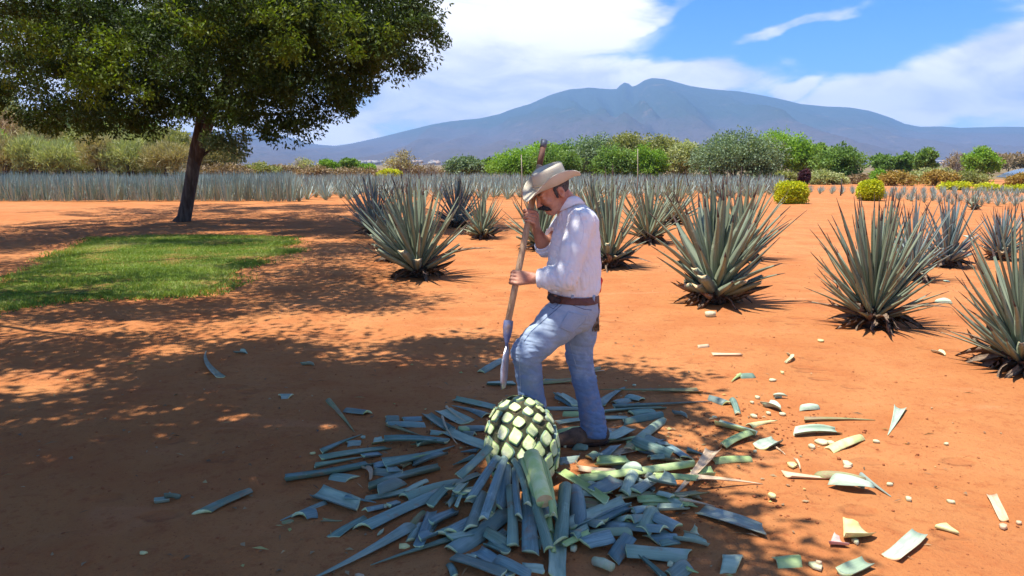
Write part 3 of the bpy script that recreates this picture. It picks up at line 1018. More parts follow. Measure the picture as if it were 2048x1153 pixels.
bush('reed_bush', 'bush', 335, 284, 352, 46, 52.5, 'straw', 'upright straw coloured reeds at the front of the brush, before the leaning trunk', 3600, reed=True, group=TL, shell=.1)
MID = 'low scrub along the back of the agave field'
bush('scrub_bush', 'bush', 520, 328, 356, 36, 70, 'olive', 'low olive scrub below the far blue slope', 2800, group=MID, trunk=False)
bush('scrub_bush', 'bush', 560, 333, 356, 45, 72, 'brown', 'brown scrub strip below the far blue slope', 2800, group=MID, trunk=False)
bush('scrub_bush', 'bush', 604, 318, 352, 30, 78, 'pale', 'pale grey twiggy bush, left of two bright green bushes', 2800, group=MID, bare=True)
bush('scrub_bush', 'bush', 628, 334, 358, 40, 70, 'brown', 'greyish brown scrub in front of the pale twiggy bush', 2600, group=MID, trunk=False)
bush('leafy_bush', 'bush', 654, 321, 345, 22, 95, 'bright', 'bright green round bush, left one of two on the plain', 2600, group=MID)
bush('leafy_bush', 'bush', 700, 318, 345, 24, 95, 'green', 'dark green bush, right one of two on the plain', 2600, group=MID)
bush('leafy_bush', 'bush', 735, 329, 346, 18, 90, 'bright', 'small low bright green bush beside the dark green one', 1600, group=MID)
bush('scrub_bush', 'bush', 700, 340, 358, 60, 72, 'brown', 'flat reddish brown scrub in front of the green bushes', 3500, group=MID, trunk=False)
bush('bare_tree', 'tree', 806, 303, 354, 34, 72, 'straw', 'round leafless tan tree standing alone on the plain', 3000, group=MID, bare=True)
bush('scrub_bush', 'bush', 778, 338, 358, 24, 68, 'yellow', 'small yellowish bush at the foot of the leafless tan tree', 900, group=MID, trunk=False)
bush('bare_tree', 'tree', 858, 329, 355, 30, 72, 'brown', 'lower leafless brown tree right of the tan one', 2200, group=MID, bare=True)
bush('leafy_bush', 'bush', 925, 314, 354, 42, 74, 'grey', 'grey green bushy tree left of the bright green trees', 6000, group=MID)
bush('scrub_bush', 'bush', 870, 343, 358, 60, 76, 'brown', 'brown scrub around the lower leafless tree', 3000, group=MID, trunk=False)
bush('leafy_bush', 'bush', 975, 318, 350, 22, 85, 'green', 'small dark tree tucked behind the grey green bushy tree', 2500, group=MID)
CEN = 'tree belt behind the worker'
bush('leafy_tree', 'tree', 1035, 298, 360, 58, 70, 'bright', 'bright green low tree at the left end of the tree belt', 8000, group=CEN)
bush('leafy_tree', 'tree', 1082, 284, 360, 58, 74, 'bright', 'bright green tree directly behind the hat', 7000, group=CEN)
bush('leafy_tree', 'tree', 1150, 277, 362, 62, 74, 'green', 'green tree just right of the hoe handle top', 8000, group=CEN)
bush('leafy_tree', 'tree', 1195, 270, 362, 58, 72, 'grey', 'grey green tree in the middle of the belt, right of the hat', 8000, group=CEN)
bush('leafy_tree', 'tree', 1258, 266, 362, 60, 72, 'olive', 'olive yellow tree in the belt with thin stake in front', 8500, group=CEN)
bush('leafy_tree', 'tree', 1320, 272, 362, 58, 72, 'olive', 'olive tree with visible stems, second left of the round tree', 8000, group=CEN)
bush('leafy_tree', 'tree', 1368, 282, 362, 48, 70, 'pale', 'pale olive tree touching the left side of the round tree', 5000, group=CEN)
bush('leafy_tree', 'tree', 1555, 262, 345, 70, 76, 'bright', 'vivid green tree rising behind the round grey green tree', 9500, group=CEN)
bush('round_tree', 'tree', 1474, 263, 380, 84, 60, 'grey', 'big round grey green tree, the largest of the belt', 17000, group=CEN, lobes=12, shell=.55)
bush('leafy_bush', 'bush', 1562, 345, 385, 42, 62, 'olive', 'low olive bush at the right foot of the round tree', 3500, group=CEN, trunk=False)
bush('leafy_tree', 'tree', 1110, 292, 362, 50, 66, 'green', 'lower green tree filling the belt above the shoulder of the worker', 6000, group=CEN)
bush('leafy_tree', 'tree', 1222, 290, 364, 46, 65, 'green', 'lower green tree at the front of the belt, left of the thin stake', 5500, group=CEN)
bush('leafy_tree', 'tree', 1292, 292, 364, 44, 65, 'bright', 'lower yellow green tree at the front of the belt, right of the stake', 5500, group=CEN)
bush('leafy_tree', 'tree', 1610, 280, 350, 40, 74, 'bright', 'bright green tree right of the vivid green one, above the shed', 5000, group=CEN)
RI = 'trees and scrub beyond the right of the field'
bush('leafy_tree', 'tree', 1642, 285, 350, 24, 80, 'green', 'narrow green tree between the vivid green and wide green trees', 3500, group=RI)
bush('leafy_tree', 'tree', 1678, 290, 380, 46, 68, 'green', 'wide mid green tree above the left clipped bush', 8000, group=RI)
bush('leafy_bush', 'bush', 1640, 345, 385, 44, 64, 'pale', 'pale twiggy bush right of the purple bush', 3500, group=RI, trunk=False)
bush('leafy_tree', 'tree', 1768, 310, 346, 30, 95, 'green', 'distant dark green tree above the round clipped bush', 3500, group=RI)
bush('leafy_tree', 'tree', 1808, 305, 348, 22, 95, 'green', 'distant green tree, second left of the tall narrow one', 2600, group=RI)
bush('leafy_tree', 'tree', 1850, 296, 350, 25, 84, 'green', 'tall narrow pale green tree right of centre in the right tree group', 3800, group=RI)
bush('bare_tree', 'tree', 1908, 306, 350, 24, 90, 'brown', 'leafless greyish tree left of the lone yellow green tree', 1800, group=RI, bare=True)
bush('leafy_tree', 'tree', 1958, 295, 352, 33, 76, 'bright', 'lone rounded yellow green tree near the right edge', 6000, group=RI)
bush('scrub_bush', 'bush', 2010, 312, 335, 60, 150, 'brown', 'hazy grey brown tree line above the pond', 3500, size=.45, group=RI, trunk=False)
bush('leafy_bush', 'bush', 1760, 340, 372, 20, 62, 'bright', 'small bright green bush in the orange scrub', 2000, group=RI, trunk=False)
bush('scrub_bush', 'bush', 1793, 345, 382, 36, 60, 'orange', 'orange yellow scrub right of the small bright green bush', 3000, group=RI, trunk=False)
bush('scrub_bush', 'bush', 1850, 338, 386, 44, 66, 'pale', 'pale greenish scrub below the tall narrow tree', 3500, group=RI, trunk=False)
bush('scrub_bush', 'bush', 1872, 343, 388, 40, 60, 'orange', 'orange brown scrub in the middle of the right side', 3500, group=RI, trunk=False)
bush('scrub_bush', 'bush', 1930, 345, 388, 44, 60, 'olive', 'olive scrub below the lone yellow green tree', 3500, group=RI, trunk=False)
bush('scrub_bush', 'bush', 1720, 352, 386, 40, 66, 'brown', 'brown scrub directly behind the round clipped bush', 3000, group=RI, trunk=False)
bush('scrub_bush', 'bush', 2035, 350, 388, 34, 60, 'orange', 'orange scrub at the right picture edge below the pond', 2500, group=RI, trunk=False)
bush('flowering_bush', 'bush', 1910, 366, 392, 30, 50, 'yellow', 'low yellow bush, left one of three near the right edge', 2000, group=RI, trunk=False)
bush('flowering_bush', 'bush', 1975, 368, 396, 26, 48, 'yellow', 'low yellow bush, middle one of three near the right edge', 2000, group=RI, trunk=False)
bush('flowering_bush', 'bush', 2035, 372, 397, 30, 46, 'yellow', 'low yellow bush, right one of three, cut by the picture edge', 2200, group=RI, trunk=False)
bush('purple_bush', 'bush', 1608, 338, 372, 13, 58, 'purple', 'narrow dark purple bush beside the grey shed', 2500, size=.12, trunk=True)


def clipped(name, px, top, bot, hw, label, boxy, seed):
    g = gnd(px, bot)
    t = empty(name, g, label, 'bush', 'clipped yellow green bushes')
    H = at(px, top, g.y).z
    R = hw / F * g.y
    rs = np.random.RandomState(seed)
    n = 9000
    d = rs.normal(size=(n, 3))
    d /= np.linalg.norm(d, axis=1)[:, None]
    e = 5.0 if boxy else 2.4
    k = (np.abs(d) ** e).sum(1) ** (-1 / e)
    r = (rs.rand(n) ** .12) * (1 + .07 * rs.randn(n))
    P = d * k[:, None] * r[:, None] * np.array([R, R * .9, H / 2])
    P[:, 2] += H / 2
    P += .02 * rs.normal(size=(n, 3)) + .03 * np.sin(P * 7 + seed)
    ax = d * .6 + rs.normal(size=(n, 3)) * .5
    ax /= np.linalg.norm(ax, axis=1)[:, None]
    s = np.cross(ax, rs.normal(size=(n, 3)))
    s /= np.linalg.norm(s, axis=1)[:, None]
    L = .085 * rs.uniform(.7, 1.4, n)[:, None]
    V = np.stack([P, P + ax * L * .5 + s * L * .3, P + ax * L, P + ax * L * .5 - s * L * .3], 1)
    ti = np.clip(.15 + .75 * (P[:, 2] / H) + .25 * rs.randn(n) * .6, 0, 1) if False else np.clip(.45 + .35 * rs.randn(n), 0, 1)
    build('foliage', V.reshape(-1, 3), np.arange(n * 4).reshape(n, 4), [FOL['yellow']], t, tint=ti)
    b = MB()
    b.tube([(0, 0, 0), (0, 0, H * .5)], [.05, .03], 6)
    b.build('trunk', [M['bark']], t)


clipped('clipped_bush', 1582, 368, 408, 26, 'yellow green bush clipped into a box, on red soil behind the largest agave', True, 1)
clipped('clipped_bush', 1740, 364, 402, 22, 'yellow green bush clipped round, right of the boxy one', False, 2)

# pond and shed at the far right
def pond():
    m, N, b = new_mat('pond_water')
    b.inputs['Base Color'].default_value = (0.10, 0.17, 0.22, 1)
    b.inputs['Roughness'].default_value = 0.12
    b.inputs['Specular IOR Level'].default_value = 0.9
    co = N.new('ShaderNodeNewGeometry').outputs['Position']
    bn = N.new('ShaderNodeBump', inputs={'Strength': .25, 'Distance': .1, 'Height': N.noise(co, .5, 4)})
    N.set(b.inputs['Normal'], bn.outputs[0])
    P = [gnd(x, y, .05) for x, y in [(1992, 354), (2010, 346), (2030, 340), (2060, 335), (2200, 334), (2250, 344), (2100, 356), (2040, 357)]]
    build_o = build('pond', [tuple(p) for p in P], [tuple(range(8))], [m])
    tag(build_o, kind='structure')


pond()


def shed():
    Y = 76
    a, c = at(1598, 358, Y), at(1640, 336, Y)
    t = empty('shed', ((a.x + c.x) / 2, Y, 0), 'low grey shed with a sloping tin roof between the trees, right of the round tree', 'shed')
    w = c.x - a.x
    H = c.z
    b = MB()
    b.box((0, 1.5, H * .45), (w, 3, H * .9))
    b.build('wall', [mat_noise('shed_wall', (.33, .34, .36), (.42, .42, .43), 2)], t, smooth=False)
    b = MB()
    b.box((0, 1.5, H * .9 + .12), (w + .4, 3.5, .1), Matrix.Rotation(.08, 3, 'X'))
    b.build('roof', [mat_noise('tin_roof', (.42, .46, .52), (.55, .58, .62), 3, .4)], t, smooth=False)
    b = MB()
    b.box((w * .2, -.03, .95), (.8, .05, 1.9))
    b.build('door', [mat_noise('shed_door', (.1, .08, .07), (.15, .12, .1), 3)], t, smooth=False)


shed()


def stake(px, top, bot, r, label, mat='bark_pale'):
    g = gnd(px, bot)
    b = MB()
    b.tube([(g.x, g.y, -.05), (g.x + .02, g.y, at(px, top, g.y).z * .5), (g.x - .01, g.y, at(px, top, g.y).z)], [r, r * .9, r * .7], 7, wob=.1)
    tag(b.build('wooden_stake', [M[mat]]), label, 'stake', 'thin stakes in the field')


stake(1043, 310, 420, .02, 'thin pale stake standing left of the hoe handle')
stake(1273, 298, 410, .02, 'thin pale stake rising behind the agaves right of the worker')
stake(1681, 358, 392, .04, 'short dark stake on the field edge between the two clipped bushes', 'bark')
# ------------------------------------------------------------------ agaves
def leaf_mesh(name, L, w, mats, bend=0.08, twist=0.0, cut=None, n=9, trough=.35, spine=True, wav=0.0, seed=0):
    """blade along +X, concave side up (+Z). mats: skin, cut, spine"""
    rs = random.Random(seed)
    V, Q, T, mq, mt = [], [], [], [], []
    end = cut if cut else 1.0
    ss = [end * i / (n - 1) for i in range(n)]
    for s in ss:
        ww = w * (0.62 + 1.55 * s - 1.9 * s * s) if s < .42 else w * 0.936 * ((1 - s) / .58) ** .82
        ww = max(ww, 0.003)
        x = L * s
        z = bend * L * s * s
        y0 = wav * math.sin(s * 5 + seed) * L * s
        th = .012 * (1 - s) + .003
        dz = trough * ww
        tw = twist * s
        cs, sn = math.cos(tw), math.sin(tw)
        for (yy, zz) in ((-ww / 2, dz * .5), (-ww * .22, th * .2), (ww * .22, th * .2), (ww / 2, dz * .5), (0, -th - ww * .08)):
            V.append((x, y0 + yy * cs - zz * sn, z + yy * sn + zz * cs))
    for i in range(n - 1):
        for k in range(5):
            k2 = (k + 1) % 5
            Q.append((i * 5 + k, (i + 1) * 5 + k, (i + 1) * 5 + k2, i * 5 + k2))
            mq.append(2 if (spine and not cut and i >= n - 2) else 0)
    V2 = len(V)
    V.append((L * end + .002, sum(V[(n - 1) * 5 + k][1] for k in range(5)) / 5, sum(V[(n - 1) * 5 + k][2] for k in range(5)) / 5))
    for k in range(5):
        T.append((V2, (n - 1) * 5 + (k + 1) % 5, (n - 1) * 5 + k))
        mt.append(1 if cut else 2)
    me = mesh_np(name, V, [np.array(Q), np.array(T)], mats, True, mat_idx=mq + mt)
    return me


LEAF = {}
for hue in ('agave', 'agave_blue'):
    mats = [M[hue], M['cut_dry'], M['spine']]
    LEAF[hue] = [leaf_mesh('agave_leaf', 1.0, .078, mats, b_, tw, None, 9, .35, wav=wv, seed=i)
                 for i, (b_, tw, wv) in enumerate([(.02, 0, 0), (.07, .2, .01), (-.04, -.2, .0), (.12, .1, -.02), (-.08, .3, .02), (.0, -.4, .01)])]
    LEAF[hue + '_cut'] = [leaf_mesh('agave_leaf_cut', 1.0, .105, mats, .03, .1, c, 6, .35, seed=i) for i, c in enumerate((.42, .55, .68))]
DRY = [leaf_mesh('dry_leaf', 1.0, w_, [M['dry_leaf'], M['dry_leaf'], M['spine']], b_, tw, None, 7, .9, wav=wv, seed=i)
       for i, (w_, b_, tw, wv) in enumerate([(.10, -.25, 1.0, .05), (.07, -.1, -1.4, .08), (.12, .15, .6, -.06), (.05, -.35, 2.0, .04)])]


LEAF_OLD = [leaf_mesh('agave_leaf_old', 1.0, .062, [M['dry_leaf'], M['cut_dry'], M['spine']], b_, tw, None, 9, .6, wav=wv, seed=i) for i, (b_, tw, wv) in enumerate([(-.22, .8, .04), (-.3, -1.0, -.05)])]


def stem_mesh(R, H, seed):
    rs = random.Random(seed)
    b = MB()
    b.tube([(0, 0, -.03), (0, 0, H * .25), (0, 0, H * .7), (0, 0, H)], [R * .8, R, R * .85, R * .4], 14, wob=.12, seed=seed)
    for i in range(46):
        a = i * 2.399
        z = H * (.05 + .8 * i / 46)
        d = Vector((math.cos(a), math.sin(a), .35))
        p = Vector((math.cos(a) * R * .8, math.sin(a) * R * .8, z))
        b.tube([p, p + d * R * .45], [R * .22, R * .10], 5, seed=i)
    return b.mesh('agave_stem', [M['stem']], smooth=False)


AG = 'large agaves on the red soil'


def big_agave(px, py, top, halfpx, hue, label, seed, n=60, ndry=34, lean=(0, 0), ncut=8, openness=1.0, width=1.0, extra=()):
    g = gnd(px, py)
    t = empty('agave_plant', (g.x, g.y, ground_h(g.x, g.y)), label, 'agave', AG)
    rs = random.Random(seed)
    H = at(px, top, g.y).z
    R = halfpx / F * g.y
    sr = .15 * (H / 1.45)
    sh = .26 * (H / 1.45)
    link_mesh('stem', stem_mesh(sr, sh, seed), t)
    LL = (H - sh * .6)
    half = max(R, .35)
    for i in range(n):
        f = (i + .5) / n                     # 0 inner upright .. 1 outer
        a = i * 2.39996 + rs.uniform(-.15, .15)
        pol = rad(3 + 66 * openness * f ** .9) + rs.uniform(-.06, .06)
        L = LL / max(.80, math.cos(pol * .55)) * rs.uniform(.78, 1.06)
        if f > .55:
            L *= 1 - .42 * (f - .55) / .45 * rs.uniform(.5, 1.2)
        reach = L * math.sin(pol)
        if reach > half * 1.05:
            L *= max(.55, half * 1.05 / reach)
        cut = (f > .72 and rs.random() < ncut / (n * .28))
        me = rs.choice(LEAF[hue + '_cut'] if cut else LEAF[hue])
        if f > .7 and not cut and rs.random() < .14:
            me = LEAF_OLD[i % 2]
        o = link_mesh('leaf', me, t)
        d = Vector((math.sin(pol) * math.cos(a) + lean[0] + rs.gauss(0, .04), math.sin(pol) * math.sin(a) + lean[1] + rs.gauss(0, .04), math.cos(pol))).normalized()
        # local X along the blade, local Z (hollow side) faces the axis of the plant
        inward = Vector((-math.cos(a), -math.sin(a), .0)) + Vector((0, 0, .9 * math.sin(pol)))
        yv = inward.cross(d).normalized()
        zv = d.cross(yv)
        R3 = Matrix((d, yv, zv)).transposed().to_4x4()
        w = rs.uniform(.7, 1.25) * width * (1.15 if cut else 1.0)
        o.matrix_local = Matrix.Translation(Vector((math.cos(a) * sr * .75 * f, math.sin(a) * sr * .75 * f, sh * (1.0 - .62 * f)))) @ R3 @ Matrix.Diagonal((L, w, w, 1))
    for i in range(int(ndry * .9)):
        a = rs.uniform(0, 6.28)
        pol = rad(rs.uniform(68, 100))
        L = rs.uniform(.22, .52) * (H / 1.4)
        d = Vector((math.sin(pol) * math.cos(a), math.sin(pol) * math.sin(a), math.cos(pol)))
        yv = Vector((0, 0, 1)).cross(d).normalized()
        zv = d.cross(yv)
        R3 = Matrix((d, yv, zv)).transposed().to_4x4()
        o = link_mesh('dry_leaf', rs.choice(DRY), t)
        z0 = rs.uniform(.03, sh * .55)
        if d.z * L + z0 < .01:
            z0 = .02 - d.z * L
        o.matrix_local = Matrix.Translation(Vector((math.cos(a) * sr * .8, math.sin(a) * sr * .8, z0))) @ R3 @ Matrix.Diagonal((L, 1, 1, 1))
    for (tx, ty, L0) in extra:
        tip = at(tx, ty, g.y - .05) - t.location
        s = Vector((0, 0, sh * .6))
        d = (tip - s)
        L = d.length
        d.normalize()
        yv = Vector((0, 0, 1)).cross(d).normalized()
        zv = d.cross(yv)
        o = link_mesh('leaf', LEAF[hue][int(tx) % 3], t)
        o.matrix_local = Matrix.Translation(s) @ Matrix((d, yv, zv)).transposed().to_4x4() @ Matrix.Diagonal((L, 1, 1, 1))
    return t


big_agave(835, 553, 352, 112, 'agave', 'large agave with wide fan of blades, closest one left of the worker', 101, 64, 30, width=1.2, lean=(-.06, -.02), extra=[(690, 352, 1), (722, 455, 1), (940, 445, 1), (765, 350, 1)])
big_agave(750, 470, 348, 62, 'agave_blue', 'dark blue agave in tree shade, behind and left of the closest left one', 102, 56, 16, lean=(-.08, 0))
big_agave(795, 522, 372, 80, 'agave', 'agave half hidden behind the closest left one, dry leaves at its foot', 103, 46, 26, lean=(-.05, 0))
big_agave(914, 455, 350, 54, 'agave_blue', 'dark agave with upright blades between two left agaves', 104, 54, 16)
big_agave(965, 476, 378, 42, 'agave', 'small compact agave with dense lower blades, left of the upper hand', 105, 58, 20, openness=1.15)
big_agave(1082, 500, 358, 72, 'agave', 'agave half hidden behind the hoe handle and the raised forearm', 106, 60, 18)
big_agave(1218, 535, 350, 62, 'agave', 'agave growing right behind the shoulder of the worker', 107, 62, 24)
big_agave(1185, 445, 352, 55, 'agave', 'agave mostly hidden behind the hat brim and shoulder', 108, 50, 12)
big_agave(1297, 485, 350, 66, 'agave', 'spiky agave with crisp tuft, first fully visible one right of the worker', 109, 66, 22)
big_agave(1347, 450, 345, 58, 'agave', 'agave behind the spiky one, darker dry base showing', 110, 56, 16)
big_agave(1430, 605, 362, 105, 'agave', 'largest agave with many cut lower blades, right of the worker', 111, 74, 40, ncut=16, extra=[(1610, 415, 1), (1575, 432, 1), (1360, 345, 1), (1555, 350, 1)], width=1.5)
big_agave(1482, 520, 352, 80, 'agave', 'agave hidden behind the largest one, its blades showing on the right', 112, 52, 18)
big_agave(1745, 655, 400, 104, 'agave', 'agave with narrow blades and one long arching leaf, left one at the right side', 113, 112, 26, ncut=2, width=.8, extra=[(1612, 515, 1), (1632, 450, 1), (1705, 388, 1)])
big_agave(1822, 560, 395, 66, 'agave_blue', 'bluish agave directly behind the one with the arching leaf', 114, 60, 16, width=.72)
big_agave(1893, 535, 398, 50, 'agave_blue', 'blue grey agave with a dark base near the right edge', 115, 70, 16, width=.8)
big_agave(2000, 520, 412, 48, 'agave_blue', 'agave behind the one cut by the right edge', 116, 64, 14, width=.8)
big_agave(2045, 740, 432, 120, 'agave', 'agave cut by the right picture edge, nearest to the camera', 117, 92, 30, ncut=3, width=.8, extra=[(1912, 552, 1), (1935, 500, 1)])
big_agave(1948, 420, 385, 20, 'agave', 'small dark agave tuft at the field edge on the right', 118, 28, 8)

# ------------------------------------------------------------------ the agave field behind
def field_plant(n, L, spread, seed, w=.05, br=.08):
    rs = np.random.RandomState(seed)
    V, Q, ti = [], [], []
    for i in range(n):
        a = i * 2.399 + rs.uniform(-.3, .3)
        pol = (.06 + spread * ((i + .5) / n)) + rs.normal() * .05
        l = L * rs.uniform(.78, 1.08)
        d = np.array([math.sin(pol) * math.cos(a), math.sin(pol) * math.sin(a), math.cos(pol)])
        s = np.array([-math.sin(a), math.cos(a), 0])
        inn = np.array([-math.cos(a), -math.sin(a), .3])
        b0 = len(V)
        d0 = np.array([math.cos(a), math.sin(a), 0]) * br * math.sqrt((i + .5) / n)
        for (t, ww) in ((0, .6), (.3, 1), (.65, .7), (1, .05)):
            p = d * l * t + inn * .06 * l * t * t
            p[2] += .03
            p = p + d0
            V.append(p - s * w * ww * .5 + inn * w * .15 * ww)
            V.append(p - np.array([inn[0], inn[1], 0]) * w * .12 * ww)
            V.append(p + s * w * ww * .5 + inn * w * .15 * ww)
        for k in range(3):
            for j in range(2):
                Q.append((b0 + k * 3 + j, b0 + k * 3 + j + 1, b0 + k * 3 + j + 4, b0 + k * 3 + j + 3))
                ti.append(rs.rand())
    return np.array(V), np.array(Q), np.array(ti)


M['field_agave'] = mat_foliage('field_agave_skin', (0.17, 0.24, 0.23), (0.31, 0.38, 0.35), (0.44, 0.44, 0.34), .08, .5, .4)
fp = [field_plant(48, 1.24, .34, 1, .04, .26), field_plant(48, 1.20, .42, 2, .04, .30), field_plant(30, 1.15, .8, 3, .055), field_plant(30, 1.1, 1.0, 4, .06)]
fpm = [mesh_np('field_agave_plant', v, q, [M['field_agave']], tint=t) for v, q, t in fp]
fplow = [field_plant(17, 1.15, .5, 5, .085, .25), field_plant(17, 1.12, .8, 6, .085)]
# front edge of the field, as seen on the ground
EDGE = [(-400, 404), (0, 404), (300, 403), (600, 404), (700, 401), (1000, 400), (1350, 398), (1530, 396), (1620, 388), (1720, 389), (1790, 402), (1900, 409), (2048, 414), (2400, 420)]


def edge_y(px):
    return gnd(px, float(np.interp(px, [e[0] for e in EDGE], [e[1] for e in EDGE]))).y


def make_field():
    rs = random.Random(77)
    V, Q, T = [], [], []
    off = 0
    count = 0
    k0 = -1
    RN = ['front', 'second', 'third']
    OR = ['first', 'second', 'third', 'fourth', 'fifth', 'sixth', 'seventh', 'eighth', 'ninth', 'tenth', 'eleventh', 'twelfth', 'thirteenth', 'fourteenth', 'last']
    for row in range(15):
        px = -190.0
        while px < 2250:
            y0 = edge_y(px)
            Y = y0 + row * (1.7 if row < 3 else 2.3) + rs.uniform(-.45, .45)
            X = (px - 1024) / F * Y * 1.0
            left = px < 590
            sp = .50 if left else ((1.1 if row == 0 else .72) if px < 1580 else .6)
            px += sp * rs.uniform(.85, 1.15) / Y * F * (1 if row < 6 else 1.15)
            if Y > (75 if px < 1580 else 47):
                continue
            k = rs.choice([0, 1]) if left else rs.choice([2, 3])
            s = rs.uniform(.82, 1.08) * (1.0 if left else .88) * (.46 if px > 1580 else 1)
            a = rs.uniform(0, 6.28)
            if row < 3 and count < 298 and -60 < px < 2110:
                o = link_mesh('field_agave', fpm[k], None, (X, Y, 0))
                o.rotation_euler = (0, 0, a)
                o.scale = (s, s, s)
                if left:
                    lb = 'blue green agave crowded into the %s row of the field, left of centre' % RN[row]
                elif px < 1020:
                    lb = 'small blue green agave in the %s row of the field, behind the left agaves' % RN[row]
                    if row == 0:
                        k0 += 1
                        lb = 'separate small rosette at the field front, %s right of the crowded rows' % OR[min(k0, len(OR) - 1)]
                elif px < 1560:
                    lb = 'small %s row field agave seen between the big agaves right of the worker' % RN[row]
                else:
                    lb = 'low %s row field agave in the blue strip beyond the clipped bushes' % RN[row]
                tag(o, lb, 'agave', 'agaves in the front rows of the field')
                count += 1
            else:
                v, q, t = fplow[0 if left else 1]
                c, sn = math.cos(a), math.sin(a)
                vv = (v @ np.array([[c, sn, 0], [-sn, c, 0], [0, 0, 1]])) * s + np.array([X, Y, 0])
                V.append(vv)
                Q.append(q + off)
                T.append(t)
                off += len(v)
    o = build('agave_field', np.concatenate(V), np.concatenate(Q), [M['field_agave']], tint=np.concatenate(T))
    tag(o, 'dense blue green rows of agave filling the field behind the front rows', 'agave field', kind='stuff')


make_field()
# ------------------------------------------------------------------ harvested agave heart
def sect_mesh(name, L, w0, w1, mats, curl=1.0, flip=False, slant0=0.0, slant1=0.0, bend=0.0, side=0.0, thick=.010, n=7, m=6, tip=False, twist=0.0, pale_rim=True):
    """cut piece of a leaf along +X, cross-section an arc. slots: skin, inner skin, cut flesh"""
    V, Q, mi = [], [], []
    for i in range(n):
        s = i / (n - 1)
        if tip:
            w = w0 + (w1 - w0) * s ** .85
        else:
            w = w0 + (w1 - w0) * s
            w *= 1 + .05 * math.sin(s * 7 + L * 30)
        tw = twist * s
        cs, sn = math.cos(tw), math.sin(tw)
        th = thick * (1 - .7 * s if tip else 1)
        for layer in (0, 1):
            for j in range(m + 1):
                u = 2 * j / m - 1
                a = max(.15, curl)
                y = w / 2 * math.sin(u * a) / math.sin(min(a, 1.57))
                z = w / 2 * (1 - math.cos(u * a)) / math.sin(min(a, 1.57))
                t_ = th * (1 - .75 * u * u)
                if layer:
                    z -= t_
                if flip:
                    z = -z
                sl = (slant0 * (1 - s) + slant1 * s) * y
                jag = (.004 * math.sin(j * 5.3 + L * 50) if (i in (0, n - 1) and not (tip and i)) else 0)
                y2 = y * cs - z * sn + side * L * (s * (1 - s)) * 4 * .5
                z2 = y * sn + z * cs + bend * L * (s * (1 - s)) * 4 * .25
                V.append((L * s + sl + jag, y2, z2))
    r = 2 * (m + 1)
    for i in range(n - 1):
        a, b = i * r, (i + 1) * r
        for j in range(m):
            Q.append((a + j, b + j, b + j + 1, a + j + 1))
            mi.append(1)
            Q.append((a + m + 1 + j, a + m + 2 + j, b + m + 2 + j, b + m + 1 + j))
            mi.append(0)
        Q.append((a, a + m + 1, b + m + 1, b))
        mi.append(0)
        Q.append((a + m, b + m, b + 2 * m + 1, a + 2 * m + 1))
        mi.append(0)
    for e in (0, (n - 1) * r):
        for j in range(m):
            q = (e + j, e + j + 1, e + m + 2 + j, e + m + 1 + j)
            Q.append(q if e == 0 else q[::-1])
            mi.append(2)
    return mesh_np(name, V, np.array(Q), mats, True, mat_idx=mi)


def frame_from(p, q, up=Vector((0, 0, 1)), roll=0.0):
    d = (q - p).normalized()
    y = up.cross(d)
    if y.length < 1e-4:
        y = Vector((0, 1, 0))
    y.normalize()
    z = d.cross(y)
    R3 = Matrix((d, y, z)).transposed()
    return Matrix.Translation(p) @ (R3 @ Matrix.Rotation(roll, 3, 'X')).to_4x4()


PINA_Y = 3.80
pina_base = gnd(1045, 948)


